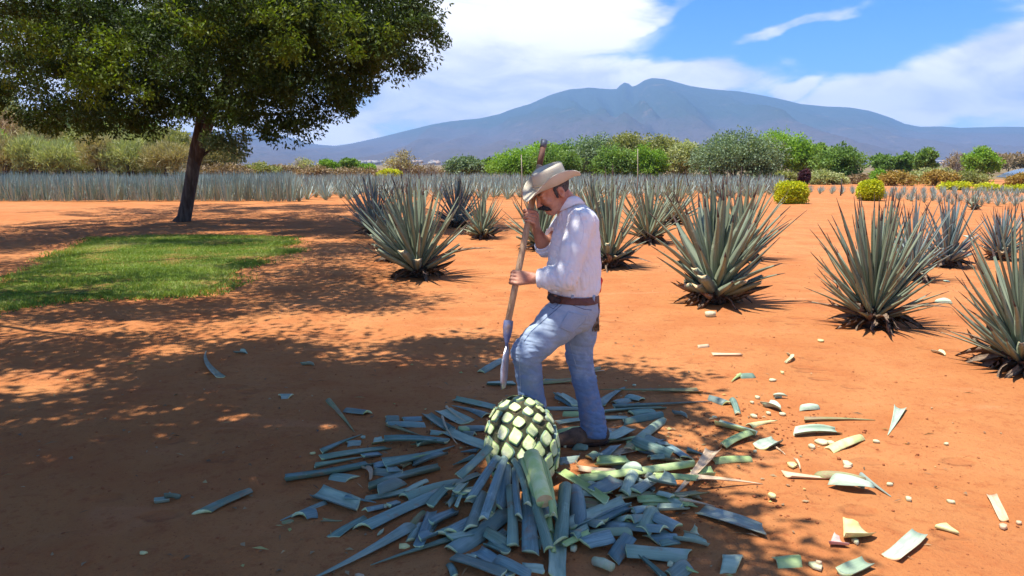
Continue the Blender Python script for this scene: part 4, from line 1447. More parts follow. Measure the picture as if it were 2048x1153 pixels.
def heart():
    cpx = at(1044, 890, 3.88)
    t = empty('agave_heart', (cpx.x, cpx.y, 0), 'round agave heart with pale trimmed leaf scars and uncut blue blades fanning toward the camera', 'agave heart')
    c = Vector((0, 0, cpx.z))
    axis = Vector((.10, -.70, -.70)).normalized()           # leaf end of the heart looks down and forward
    u = axis.cross(Vector((0, 0, 1))).normalized()
    v = axis.cross(u)
    Ra, Rr = .262, .200

    def surf(theta, phi, off=0.0):
        # theta from the leaf pole
        bulge = 1 + .05 * math.cos(2 * theta)
        return c + axis * (math.cos(theta) * (Ra + off)) + (u * math.cos(phi) + v * math.sin(phi)) * (math.sin(theta) * (Rr * bulge + off))
    V, Q = [], []
    nt, npn = 40, 64
    for i in range(nt + 1):
        for j in range(npn):
            th = math.pi * i / nt
            V.append(surf(th, 2 * math.pi * j / npn, .004 * nz(i * .7, j * .7)))
    for i in range(nt):
        for j in range(npn):
            j2 = (j + 1) % npn
            Q.append((i * npn + j, i * npn + j2, (i + 1) * npn + j2, (i + 1) * npn + j))
    M['heart'] = mat_noise('heart_rind', (0.022, 0.032, 0.012), (0.06, 0.06, 0.028), 22, .9, 1.0, 60, c3=(0.12, 0.09, 0.05), s3=30)
    M['scar'] = mat_noise('scar_flesh', (0.50, 0.57, 0.24), (0.64, 0.67, 0.38), 9, .55, .4, 70, c3=(0.68, 0.66, 0.48), s3=14)
    M['scar_edge'] = mat_noise('scar_rim', (0.24, 0.38, 0.09), (0.40, 0.52, 0.18), 13, .55)
    build('rind', V, Q, [M['heart']], t, smooth=True)
    # leaf scars in phyllotactic order
    rs = random.Random(4)
    N_ = 100
    for k in range(N_):
        f = (k + .5) / N_
        th = math.acos(1 - 2 * f * .985)
        ph = k * 2.39996 + rs.uniform(-.06, .06)
        th += rs.uniform(-.03, .03)
        if th < .34 or th > 2.95:
            continue
        P = surf(th, ph)
        if P.z < .02:
            continue
        e = 1e-3
        tt = (surf(th + e, ph) - surf(th - e, ph)).normalized()
        tp = (surf(th, ph + e) - surf(th, ph - e)).normalized()
        nn = tp.cross(tt)
        if nn.dot(P - c) < 0:
            nn = -nn
        sz = .0505 * rs.uniform(.80, 1.10)
        lw, ll = sz * .80, sz * (1.02 if th < 1.6 else .82)
        tilt = rs.uniform(-.3, .3)
        rs_p = rs.uniform(1.0, 1.3)
        Vs, Fs = [], []
        m_ = 14
        for ring, (sc, hh) in enumerate(((1.08, -.006), (1.0, .010), (.90, .0125), (.5, .0125))):
            for q in range(m_):
                a = 2 * math.pi * q / m_
                # rounded rhombus, pointed at the crown side
                ex = math.cos(a)
                ey = math.sin(a)
                pw = rs_p
                rr = 1 / ((abs(ex) ** pw + abs(ey) ** pw) ** (1 / pw))
                x_, y_ = ex * rr * ll * sc, ey * rr * lw * sc
                y_ *= 1 - .16 * x_ / ll
                if x_ < 0:
                    x_ *= .86
                Vs.append(P + tt * (x_ + tilt * y_) + tp * y_ + nn * (hh * (1 + .25 * ex * math.sin(k)) + .002 * rs.uniform(-1, 1)))
        Vs.append(P + nn * .0125)
        mi = []
        for ring in range(3):
            for q in range(m_):
                q2 = (q + 1) % m_
                Fs.append((ring * m_ + q, ring * m_ + q2, (ring + 1) * m_ + q2, (ring + 1) * m_ + q))
                mi.append(1 if ring == 0 else (2 if ring == 1 else 0))
        Ts = [(3 * m_ + q, 3 * m_ + (q + 1) % m_, 4 * m_) for q in range(m_)]
        me = mesh_np('leaf_scar', [tuple(x) for x in Vs], [np.array(Fs), np.array(Ts)], [M['scar'], M['seg_teal'] if k % 3 else M['heart'], M['scar_edge']], False, mat_idx=mi + [0] * len(Ts))
        link_mesh('leaf_scar', me, t)
    # dry fibres between the scars
    b = MB()
    for k in range(60):
        th, ph = rs.uniform(1.2, 2.9), rs.uniform(0, 6.28)
        p0 = surf(th, ph, .012)
        p1 = surf(th + rs.uniform(-.16, .16), ph + rs.uniform(-.25, .25), .02)
        if p0.z > .02 and p1.z > .02:
            b.tube([p0, p0.lerp(p1, .5) + (p1 - c).normalized() * .004, p1], [.0014, .0016, .0008], 4)
    o = b.build('dry_fibres', [M['dry_leaf']], t)
    tag(o, kind='stuff')

    # blades still attached, from the zoomed picture (origin 900,780, scale 3.093): x1,y1 on the heart, x2,y2 outer end
    def px(x, y):
        return 900 + x / 3.093, 780 + y / 3.093
    BL = [  # x1,y1,x2,y2,width,material,z of far end, z of near end
        (245, 350, 50, 535, 70, 'seg_blue', .10, .20), (290, 420, 128, 672, 68, 'seg_blue', .09, .17), (335, 425, 205, 800, 66, 'seg_blue', .10, .17),
        (345, 470, 300, 730, 85, 'seg_blue', .05, .13), (400, 490, 425, 785, 46, 'seg_blue', .09, .15), (375, 600, 388, 965, 70, 'seg_blue', .03, .10),
        (485, 640, 497, 1010, 100, 'seg_blue', .025, .09), (395, 440, 480, 712, 48, 'seg_teal', .14, .19), (445, 440, 612, 985, 66, 'seg_teal', .07, .21),
        (580, 455, 640, 785, 46, 'seg_green', .12, .2), (600, 520, 655, 740, 40, 'seg_teal', .08, .15), (712, 585, 682, 935, 88, 'seg_teal', .05, .11),
        (775, 600, 800, 880, 105, 'seg_blue', .03, .08), (200, 640, 125, 855, 80, 'seg_blue', .04, .09), (520, 600, 600, 790, 80, 'seg_blue', .08, .12),
        (560, 640, 620, 880, 50, 'seg_green', .04, .09), (290, 560, 240, 770, 60, 'seg_teal', .05, .08)]
    toc = (cpx.x, cpx.y, 0)
    for i, (x1, y1, x2, y2, w, mt, z2, z1) in enumerate(BL):
        p = gnd(*px(x1, y1), z1)
        q = gnd(*px(x2, y2), z2)
        L = (q - p).length
        ww = w / 3.093 / F * (p.y + q.y) / 2 * 1.03
        me = sect_mesh('blade', L, ww * .92, ww, [M[mt], M[mt], M['cut_pale']], curl=.35 + .35 * rs.random(), flip=True, slant1=rs.uniform(-.8, .8), bend=rs.uniform(-.05, .2), thick=.018, n=8, side=rs.uniform(-.06, .06), twist=rs.uniform(-.2, .2))
        o = link_mesh('blade', me, t)
        o.matrix_local = frame_from(p - Vector(toc), q - Vector(toc), roll=rs.uniform(-.25, .25))
    # the thick pale core stalk that was just cut
    p = gnd(*px(505, 405), .27) - Vector(toc)
    q = gnd(*px(585, 690), .17) - Vector(toc)
    b = MB()
    pts = [p.lerp(q, s) for s in (0, .3, .7, 1)]
    b.tube(pts, [.040, .038, .037, .038], 20, wob=.01)
    M['stalk'] = mat_noise('pale_stalk', (0.52, 0.66, 0.20), (0.72, 0.78, 0.40), 2.5, .5, .1, 50, stretch=(6, 6, 1))
    me = b.mesh('core_stalk', [M['stalk'], M['cut_dry']])
    # flat cut end faces the camera
    n = len(me.polygons)
    for k in range(n - 32, n):
        me.polygons[k].material_index = 1
        me.polygons[k].use_smooth = False
    link_mesh('core_stalk', me, t)
    for (x1, y1, x2, y2, w) in ((455, 430, 545, 700, 46), (560, 420, 640, 770, 34)):
        p = gnd(*px(x1, y1), .25) - Vector(toc)
        q = gnd(*px(x2, y2), .14) - Vector(toc)
        L = (q - p).length
        me = sect_mesh('core_leaf', L, w / 3.093 / F * 3.5, w / 3.093 / F * 3.4, [M['seg_green'], M['seg_green'], M['cut_pale']], curl=.9, flip=True, bend=.1, thick=.012)
        o = link_mesh('core_leaf', me, t)
        o.matrix_local = frame_from(p, q)


heart()

# ------------------------------------------------------------------ the cut pieces lying about
# crop origin and scale -> picture pixels
CR = {'C': (560, 740, 2.791), 'D': (900, 780, 3.093), 'E': (1080, 740, 2.791), 'F': (1500, 740, 2.791), 'P': (0, 0, 1.0)}
# crop, x1, y1, x2, y2, width, kind, shape [, extra]
#  shape: s cut at both ends / t tapers to a point / c chip / l log / k curl
PIECES = """
C 0 152 62 152 28 grey s
C 270 165 415 342 30 olive t
C 375 225 490 240 36 grey s
C 590 278 660 275 30 grey s
C 600 305 805 310 36 blue s
C 685 275 790 272 30 blue s
C 820 255 955 345 36 teal s
C 610 315 800 372 30 olive t
C 1155 262 960 205 38 blue t
C 975 165 1200 215 28 teal s
C 910 230 1040 300 48 pale s
C 905 260 990 415 13 tan t
C 930 205 1040 290 11 tan t
C 1000 335 1140 330 45 blue s
C 1000 325 1060 345 45 green c
C 840 350 915 360 34 blue s
C 580 385 930 400 42 teal s
C 520 405 580 395 24 olive s
C 585 530 975 415 50 blue t
C 235 460 460 355 34 teal t
C 375 410 450 405 30 grey s
C 450 380 480 372 22 pale c
C 230 485 600 430 40 teal s
C 195 530 480 470 24 teal t
C 465 475 560 465 34 blue s
C 30 600 505 520 42 teal s
C 290 575 405 590 45 blue s
C 455 535 505 600 26 tan k
C 745 525 925 458 24 blue s
C 495 640 890 530 32 teal s
C 545 650 660 605 55 grey s
C 600 550 670 545 36 blue s
C 700 650 820 590 32 pale s
C 690 690 990 610 46 blue s
C 455 855 890 660 60 blue s
C 205 670 435 745 56 blue s
C 250 710 0 805 24 grey t
C 360 690 535 715 18 blue t
C 105 790 190 770 48 blue s
C 235 805 345 805 14 olive t
C 300 895 480 790 42 teal s
C 475 760 580 740 22 blue s
C 572 742 605 742 24 chip c
C 610 735 665 720 30 blue s
C 545 895 580 855 22 chip c
C 715 845 115 1160 58 grey t
C 730 922 780 835 50 blue s
C 1060 900 505 1065 40 grey t
C 775 960 850 770 58 blue s
C 840 745 950 625 46 teal s
C 845 840 985 780 50 blue s
C 782 925 855 895 46 blue s
C 895 900 1060 825 60 blue s
C 935 735 985 675 28 pale s
C 655 965 728 965 28 yellow c
C 1000 680 1070 690 26 blue s
C 985 740 1040 620 20 green s
C 420 1110 480 1130 16 tan c
D 10 985 345 745 92 blue s
D 0 905 120 880 50 blue s
D 0 860 130 790 70 blue s
D 0 590 190 505 42 teal s
D 60 620 180 600 50 blue s
D 225 870 390 970 60 teal s
D 225 955 345 1010 48 teal s
D 230 795 275 740 40 chip c
D 165 1005 385 1150 62 blue s
D 300 1050 500 1150 62 blue s
D 15 1045 330 1150 62 grey s
D 105 1025 160 1035 30 pale s
D 460 1100 580 1112 40 pale s
D 655 875 658 1160 104 blue s
D 740 985 785 980 42 chip c
D 470 840 495 855 24 green c
D 650 870 700 880 30 pale c
D 0 1080 30 1150 40 teal s
D 40 610 90 560 50 blue s
D 200 700 260 660 50 blue s
D 690 770 760 780 60 blue s
D 610 870 640 1000 36 green s
D 740 850 800 930 60 blue s
E 25 66 185 62 14 teal t
E 95 145 205 205 42 blue s
E 345 200 515 82 42 grey t
E 890 131 330 118 26 olive t
E 415 188 495 170 36 grey s
E 500 158 572 178 42 blue s
E 415 215 960 178 28 grey t
E 360 238 690 218 22 blue s
E 465 295 680 252 36 teal s
E 505 250 630 240 30 teal s
E 100 294 500 268 18 olive s
E 20 215 350 222 16 grey s
E 130 245 230 245 26 green s
E 100 350 220 332 30 green s
E 380 382 500 325 44 grey s
E 345 342 400 350 36 blue s
E 535 390 692 270 38 blue s
E 485 442 548 392 38 olive s
E 530 402 738 482 42 teal s
E 600 412 655 390 46 blue s
E 560 460 650 480 30 blue s
E 725 420 830 490 64 blue s
E 820 440 922 462 40 teal t
E 655 425 720 425 22 grey s
E 205 435 262 445 40 teal k
E 340 500 425 430 50 blue s
E 104 520 215 505 36 grey s
E 270 505 310 480 34 teal s
E 315 530 505 525 50 green s
E 210 555 420 575 26 tan s
E 215 605 860 520 44 green s
E 610 495 690 490 36 teal s
E 335 700 460 635 72 blue s
E 470 705 520 590 52 pale s
E 520 680 645 605 52 grey s
E 225 625 340 665 34 pale s
E 480 545 560 555 46 pale k
E 570 535 610 540 24 yellow c
E 970 455 700 745 56 tan t
E 640 597 880 610 28 green s
E 880 602 1245 635 20 tan t
E 650 620 760 640 56 pale k
E 985 308 1205 370 32 green s
E 1018 430 1165 360 30 green s
E 965 512 1170 500 28 green s
E 945 158 1045 192 38 blue s
E 1075 165 1105 245 34 teal s
E 760 252 820 272 24 blue k
E 1170 318 1325 285 26 yellow t
E 1232 435 1325 395 46 teal s
E 780 705 905 688 42 olive s
E 550 742 860 765 36 green s
E 785 732 978 768 13 tan t
E 450 720 640 698 30 olive s
E 660 700 742 722 40 pale s
E 840 700 895 715 30 chip k
E 650 792 815 785 30 pale k
E 110 575 370 745 42 green s
E 165 890 480 758 62 blue s
E 345 850 495 782 40 blue s
E 420 852 490 832 44 pale s
E 515 790 600 778 46 blue s
E 500 842 572 838 58 blue s
E 575 900 640 785 66 teal s
E 770 890 640 828 56 blue s
E 345 866 690 895 46 blue s
E 280 920 500 905 50 teal s
E 240 972 400 930 56 blue s
E 400 1060 490 930 70 blue s
E 130 985 275 915 22 green s
E 190 930 262 880 46 teal s
E 270 850 340 870 46 blue s
E 480 1008 832 1040 58 blue s
E 690 1160 440 932 30 teal t
E 615 960 765 952 56 blue s
E 670 990 755 975 36 teal s
E 770 955 935 985 42 pale k
E 830 915 892 925 46 chip k
E 895 800 1250 912 72 grey s
E 305 1078 402 1112 36 chip l
E 1015 1090 1118 1090 90 pale s
E 705 1085 745 1085 26 chip c
E 725 1160 815 1090 78 grey s
E 820 1110 885 1130 14 green t
E 165 1003 208 1003 38 chip c
E 1275 700 1325 710 30 chip c
E 1110 45 1185 40 30 teal s
E 1120 30 1068 72 14 green t
E 1198 158 1232 158 24 chip c
E 1170 188 1198 188 18 chip c
E 1172 260 1215 258 26 chip c
E 955 266 998 272 16 chip c
E 1262 240 1288 240 20 chip c
E 1305 145 1340 145 14 pale s
E 512 98 538 100 16 chip c
E 1185 458 1215 460 16 chip c
E 1310 425 1370 470 6 tan t
E 1268 200 1340 212 30 pale k
E 260 10 360 0 16 tan t
E 255 35 318 35 20 pale c
E 105 410 158 415 38 tan c
E 130 435 150 440 16 chip c
F 135 142 205 140 14 pale k
F 85 185 170 210 28 pale k
F 165 235 200 245 20 chip c
F 285 205 378 205 34 pale k
F 305 275 700 272 20 olive t
F 245 355 490 340 36 grey k
F 442 438 620 368 40 yellow s
F 835 210 770 355 36 pale t
F 362 395 435 395 36 chip c
F 325 420 372 425 40 chip c
F 435 392 472 400 26 chip c
F 680 395 728 397 18 chip c
F 512 518 570 522 38 chip c
F 518 536 570 534 16 tan c
F 205 540 265 542 36 yellow c
F 1082 408 1110 408 14 chip c
F 760 635 806 636 18 chip c
F 862 722 902 724 30 chip c
F 1095 716 1150 730 20 chip c
F 100 703 152 710 30 yellow c
F 375 590 640 625 30 olive k
F 200 600 480 612 36 tan t
F 480 625 665 675 66 pale k
F 620 578 788 705 26 grey t
F 1350 690 1420 830 32 tan s
F 1390 865 1440 880 30 tan c
F 1030 865 1160 925 70 yellow c
F 790 1060 950 920 52 tan s
F 520 930 645 915 100 yellow k
F 450 975 525 980 44 pink k
F 570 965 605 965 30 chip c
F 145 1090 280 1075 56 green s
F 322 1110 408 1110 40 chip c
F 365 1088 405 1088 20 tan c
F 520 1150 655 1090 42 grey s
F 170 22 186 22 20 yellow c
P 440 757 413 702 11 grey t
P 475 707 494 708 7 grey k
P 608 731 628 732 7 grey k
P 400 1016 500 972 21 teal s
P 308 993 335 990 7 grey s
P 330 983 354 985 11 grey k
P 275 1092 294 1092 6 yellow c
P 1411 631 1430 631 7 chip l
P 1577 712 1572 727 6 chip k
P 1425 715 1483 715 5 tan s
P 1395 698 1416 696 5 tan s
P 1634 687 1648 687 8 yellow c
P 1870 704 1890 710 9 chip k
P 1874 606 1901 608 14 pale k
P 1888 563 1897 563 10 pale c
P 962 745 1002 722 13 grey s
P 975 770 1030 770 13 teal s
P 1180 742 1195 738 12 pale k
P 1535 762 1552 762 7 chip c
P 1590 920 1600 940 5 tan t
P 1060 770 1150 762 7 olive s
P 1115 790 1150 812 13 grey s
P 1400 484 1408 484 5 yellow c
P 1930 470 1944 478 9 pale c
P 620 905 632 905 5 yellow c
P 560 1035 590 1037 7 olive c
P 2030 1040 2044 1042 6 tan c
"""
KCOL = {'blue': ('blue', 'seg_blue'), 'teal': ('green blue', 'seg_teal'), 'grey': ('grey green', 'seg_grey'), 'green': ('light green', 'seg_green'), 'pale': ('whitish green', 'seg_pale'),
        'yellow': ('yellow', 'seg_yellow'), 'tan': ('dry tan', 'seg_tan'), 'olive': ('olive brown', 'seg_olive'), 'chip': ('cream white', 'chip'), 'pink': ('pinkish', 'chip_pink')}
LM = [('the agave heart', (1045, 880)), ('the boot of the worker', (1170, 885)), ('the hoe blade', (1010, 770)), ('the largest agave', (1430, 605)),
      ('the agave with the arching leaf', (1745, 655)), ('the agave cut by the right edge', (2035, 740)), ('the bottom right corner', (2048, 1153)),
      ('the bottom left corner', (0, 1153)), ('the grass patch', (300, 600)), ('the bottom edge centre', (1060, 1153))]
hgrid = {}


def hcells(p, q, w):
    L = (q - p).length
    n = max(2, int(L / .02))
    d = (q - p).normalized()
    s = Vector((-d.y, d.x, 0))
    out = []
    for i in range(n + 1):
        c = p.lerp(q, i / n)
        for k in (-.35, 0, .35):
            c2 = c + s * w * k
            out.append((i / n, (int(math.floor(c2.x / .025)), int(math.floor(c2.y / .025)))))
    return out


def chip_mesh(L, w, h, mat, rs, tri=False):
    """small irregular cut lump"""
    m = rs.choice((5, 6, 7)) if not tri else 6
    V, Q, T = [], [], []
    rads = [rs.uniform(.62, 1.15) for _ in range(m)]
    if tri:
        rads = [1.1, .45, .85, .5, 1.0, .48]
    for ring, (sc, z) in enumerate(((.92, 0), (1.0, .15), (.98, .8), (.90, 1.0))):
        for k in range(m):
            a = 2 * math.pi * k / m
            V.append((math.cos(a) * rads[k] * L / 2 * sc, math.sin(a) * rads[k] * w / 2 * sc, h * (z + (.12 * math.sin(a + L * 90) if ring > 1 else 0))))
    for r_ in range(3):
        for k in range(m):
            k2 = (k + 1) % m
            Q.append((r_ * m + k, r_ * m + k2, (r_ + 1) * m + k2, (r_ + 1) * m + k))
    V += [(0, 0, 0), (0, 0, h * 1.08)]
    for k in range(m):
        k2 = (k + 1) % m
        T.append((4 * m, k2, k))
        T.append((4 * m + 1, 3 * m + k, 3 * m + k2))
    return mesh_np('chip', V, [np.array(Q), np.array(T)], [mat], False)


def extra_pieces():
    """small pieces that fill the heap between the ones read off the picture"""
    rs = random.Random(99)
    out = []
    for i in range(85):
        a = rs.uniform(0, 6.28)
        r = rs.uniform(.2, 1.0) ** .7
        x = 1090 + math.cos(a) * r * 330
        y = 945 + math.sin(a) * r * (95 if math.sin(a) < 0 else 150)
        if abs(x - 1040) < 85 and y < 940 or (abs(x - 1175) < 60 and y < 915):
            continue
        L = rs.choice([26, 40, 60, 85, 130]) * (y / 1000) ** 1.5
        o = math.atan2((y - 900) * 1.2, x - 1050) + rs.uniform(-.6, .6)
        dx, dy = math.cos(o) * L, math.sin(o) * L * .5
        out.append(('P', x - dx / 2, y - dy / 2, x + dx / 2, y + dy / 2, rs.uniform(9, 19) * (y / 1000), rs.choice(['blue', 'blue', 'teal', 'teal', 'grey', 'olive', 'green', 'tan', 'pale'] if x < 1120 else ['blue', 'teal', 'grey', 'green', 'green', 'pale', 'pale', 'tan', 'olive']), rs.choice('ssssst')))
    return out


def place_pieces():
    rs = random.Random(31)
    rows = []
    for ln in PIECES.strip().splitlines():
        a = ln.split()
        rows.append((a[0], *[float(v) for v in a[1:6]], a[6], a[7]))
    rows = extra_pieces() + rows
    made = []
    for cr, x1, y1, x2, y2, w, kind, shp in rows:
        ox, oy, sc = CR[cr]
        A, B = (ox + x1 / sc, oy + y1 / sc), (ox + x2 / sc, oy + y2 / sc)
        wpx = w / sc
        # height of what already lies there
        hz = .012
        for _ in range(2):
            p, q = gnd(*A, hz), gnd(*B, hz)
            ww = .05
            cells = hcells(p, q, ww)
            hz = min(.17, max([hgrid.get(c, 0.0) for _, c in cells] + [0.0]) * .8 + .008 + .006)
        h0 = max([hgrid.get(c, 0) for s, c in cells if s < .5] + [0]) * .85 + .008
        h1 = max([hgrid.get(c, 0) for s, c in cells if s >= .5] + [0]) * .85 + .008
        if shp in 'st' and abs(h0 - h1) > .05:
            pass
        h0, h1 = min(h0, .15), min(h1, .15)
        p, q = gnd(*A, h0), gnd(*B, h1)
        L = (q - p).length
        # apparent width in the picture is foreshortened for pieces lying across the view
        d = (q - p).normalized()
        depth = max(2.6, ((p + q) / 2 - Vector((0, 0, CAM_H))).length)
        wm = wpx / F * depth
        elev = math.asin(min(1, CAM_H / depth))
        across = abs(d.x)
        fs = across * math.sin(elev) + (1 - across)
        wm /= max(.55, fs)
        wm = min(wm, .125 if shp != 'c' else .3)
        cname, mname = KCOL[kind]
        mt = M[mname]
        fc = M['cut_pale'] if kind not in ('tan', 'olive') else M['cut_dry']
        if shp == 's':
            flip = rs.random() < .6
            inner = mt if rs.random() < .8 else M['seg_pale']
            me = sect_mesh('cut_leaf_section', L, wm, wm * rs.uniform(.85, 1.05), [mt, inner, fc], curl=rs.uniform(.2, .95), flip=flip, slant0=rs.uniform(-.7, .7), slant1=rs.uniform(-.7, .7),
                           bend=rs.uniform(-.02, .12), side=rs.uniform(-.06, .06), thick=rs.uniform(.009, .019), n=6, m=6, twist=rs.uniform(-.15, .15))
            nm = 'cut_leaf_piece'
        elif shp == 't':
            flip = rs.random() < .4
            me = sect_mesh('cut_leaf_blade', L, wm, .004, [mt, mt, fc], curl=rs.uniform(.7, 1.2), flip=flip, slant0=rs.uniform(-.6, .6), bend=rs.uniform(0, .05), side=rs.uniform(-.1, .1), thick=.010, n=10, m=6, tip=True)
            nm = 'cut_leaf_piece'
        elif shp == 'k':
            flip = rs.random() < .3
            me = sect_mesh('leaf_shaving', L, wm, wm * .6, [mt, M['seg_pale'] if kind in ('blue', 'teal', 'grey') else mt, fc], curl=1.35, flip=flip, slant0=.6, slant1=-.6, bend=rs.uniform(.15, .45), side=rs.uniform(.08, .3) * rs.choice((-1, 1)), thick=.007, n=9, m=6, twist=rs.uniform(-.6, .6))
            wm *= .8
            nm = 'leaf_shaving'
        elif shp == 'l':
            b = MB()
            r_ = wm / 2
            b.tube([(0, 0, 0), (L * .5, 0, .004), (L, 0, 0)], [r_ * .95, r_, r_ * .9], 12, wob=.06, seed=3)
            me = b.mesh('cut_stub', [mt])
            nm = 'cut_stub'
        else:
            me = chip_mesh(L, max(wm, .012), min(.016, .2 * wm + .004), mt, rs, tri=(L > .11))
            nm = 'flesh_chip' if kind in ('chip', 'yellow', 'pink', 'pale') else 'leaf_scrap'
        # lowest point of the mesh rests on its level
        co = np.empty(len(me.vertices) * 3, dtype=np.float32)
        me.vertices.foreach_get('co', co)
        zmin = co[2::3].min()
        gz = ground_h((p.x + q.x) / 2, (p.y + q.y) / 2)
        o = link_mesh(nm, me)
        if shp == 'c':
            c_ = (p + q) / 2
            c_.z = h0 + gz - .004
            o.matrix_world = frame_from(c_, c_ + Vector((d.x, d.y, 0)))
        else:
            lift = -zmin * .75
            p2, q2 = p.copy(), q.copy()
            p2.z = h0 + gz - .006 + lift
            q2.z = h1 + gz - .006 + (lift if shp != 't' else .004)
            roll = rs.uniform(-.22, .22)
            o.matrix_world = frame_from(p2, q2, roll=roll)
            if shp == 'l':
                o.matrix_world = frame_from(p2, q2)
        top = (.012 if shp != 'c' else .01)
        for s, c in cells:
            hgrid[c] = max(hgrid.get(c, 0), (h0 * (1 - s) + h1 * s) + top)
        mx, my = (A[0] + B[0]) / 2, (A[1] + B[1]) / 2
        sz = 'long' if L > .42 else ('short' if L < .17 else 'medium')
        if shp in 'cl' or L < .07:
            sz = 'small'
        ori = ''
        ang = math.degrees(math.atan2(-(B[1] - A[1]), B[0] - A[0])) % 180
        if shp not in 'cl':
            ori = 'level' if ang < 12 or ang > 168 else ('upright' if 70 < ang < 110 else ('rising right' if ang < 90 else 'rising left'))
        noun = {'s': 'leaf section', 't': 'tapering leaf', 'k': 'leaf shaving', 'l': 'round stub', 'c': 'chip' if kind in ('chip', 'yellow', 'pink', 'pale') else 'leaf scrap'}[shp]
        li = min(range(len(LM)), key=lambda i: math.hypot(mx - LM[i][1][0], (my - LM[i][1][1]) * 1.6) - (40 if i in (0, 1) else 0))
        ln_, (lx, ly) = LM[li]
        ddx, ddy = mx - lx, (my - ly) * 1.6
        side = ('right of' if ddx > 0 else 'left of') if abs(ddx) > abs(ddy) else ('in front of' if ddy > 0 else 'behind')
        if 'corner' in ln_ or 'edge' in ln_ and 'bottom' in ln_:
            side = 'near'
        o['category'] = {'s': 'agave leaf piece', 't': 'agave leaf piece', 'k': 'leaf shaving', 'l': 'agave stub', 'c': 'agave chip'}[shp]
        o['group'] = 'cut agave leaf pieces on the soil' if shp in 'stk' else 'small chips of agave on the soil'
        made.append([o, sz, cname, noun, ori, side, ln_, math.hypot(ddx, ddy), mx, my])
    # write the labels; look-alikes get an ordinal counted out from the landmark
    groups = {}
    for r in made:
        key = ' '.join(x for x in (r[1], r[2], r[3], r[4], r[5], r[6]) if x)
        groups.setdefault(key, []).append(r)
    ORD = ['nearest', 'second', 'third', 'fourth', 'fifth', 'sixth', 'seventh', 'eighth', 'ninth', 'tenth', 'eleventh', 'twelfth']
    for key, rl in groups.items():
        rl.sort(key=lambda r: r[7])
        for i, r in enumerate(rl):
            lab = key
            if len(rl) > 1:
                o_ = ORD[min(i, 11)]
                pre = 'nearest' if i == 0 else o_ + ' nearest'
                short = {'the agave heart': 'agave heart', 'the boot of the worker': 'boot of worker', 'the hoe blade': 'hoe blade', 'the agave with the arching leaf': 'arching leaf agave',
                         'the agave cut by the right edge': 'right edge agave'}.get(r[6], r[6])
                lab = ' '.join(x for x in (pre, r[1], r[2], r[3], r[4], r[5], short) if x)
            r[0]['label'] = lab


place_pieces()
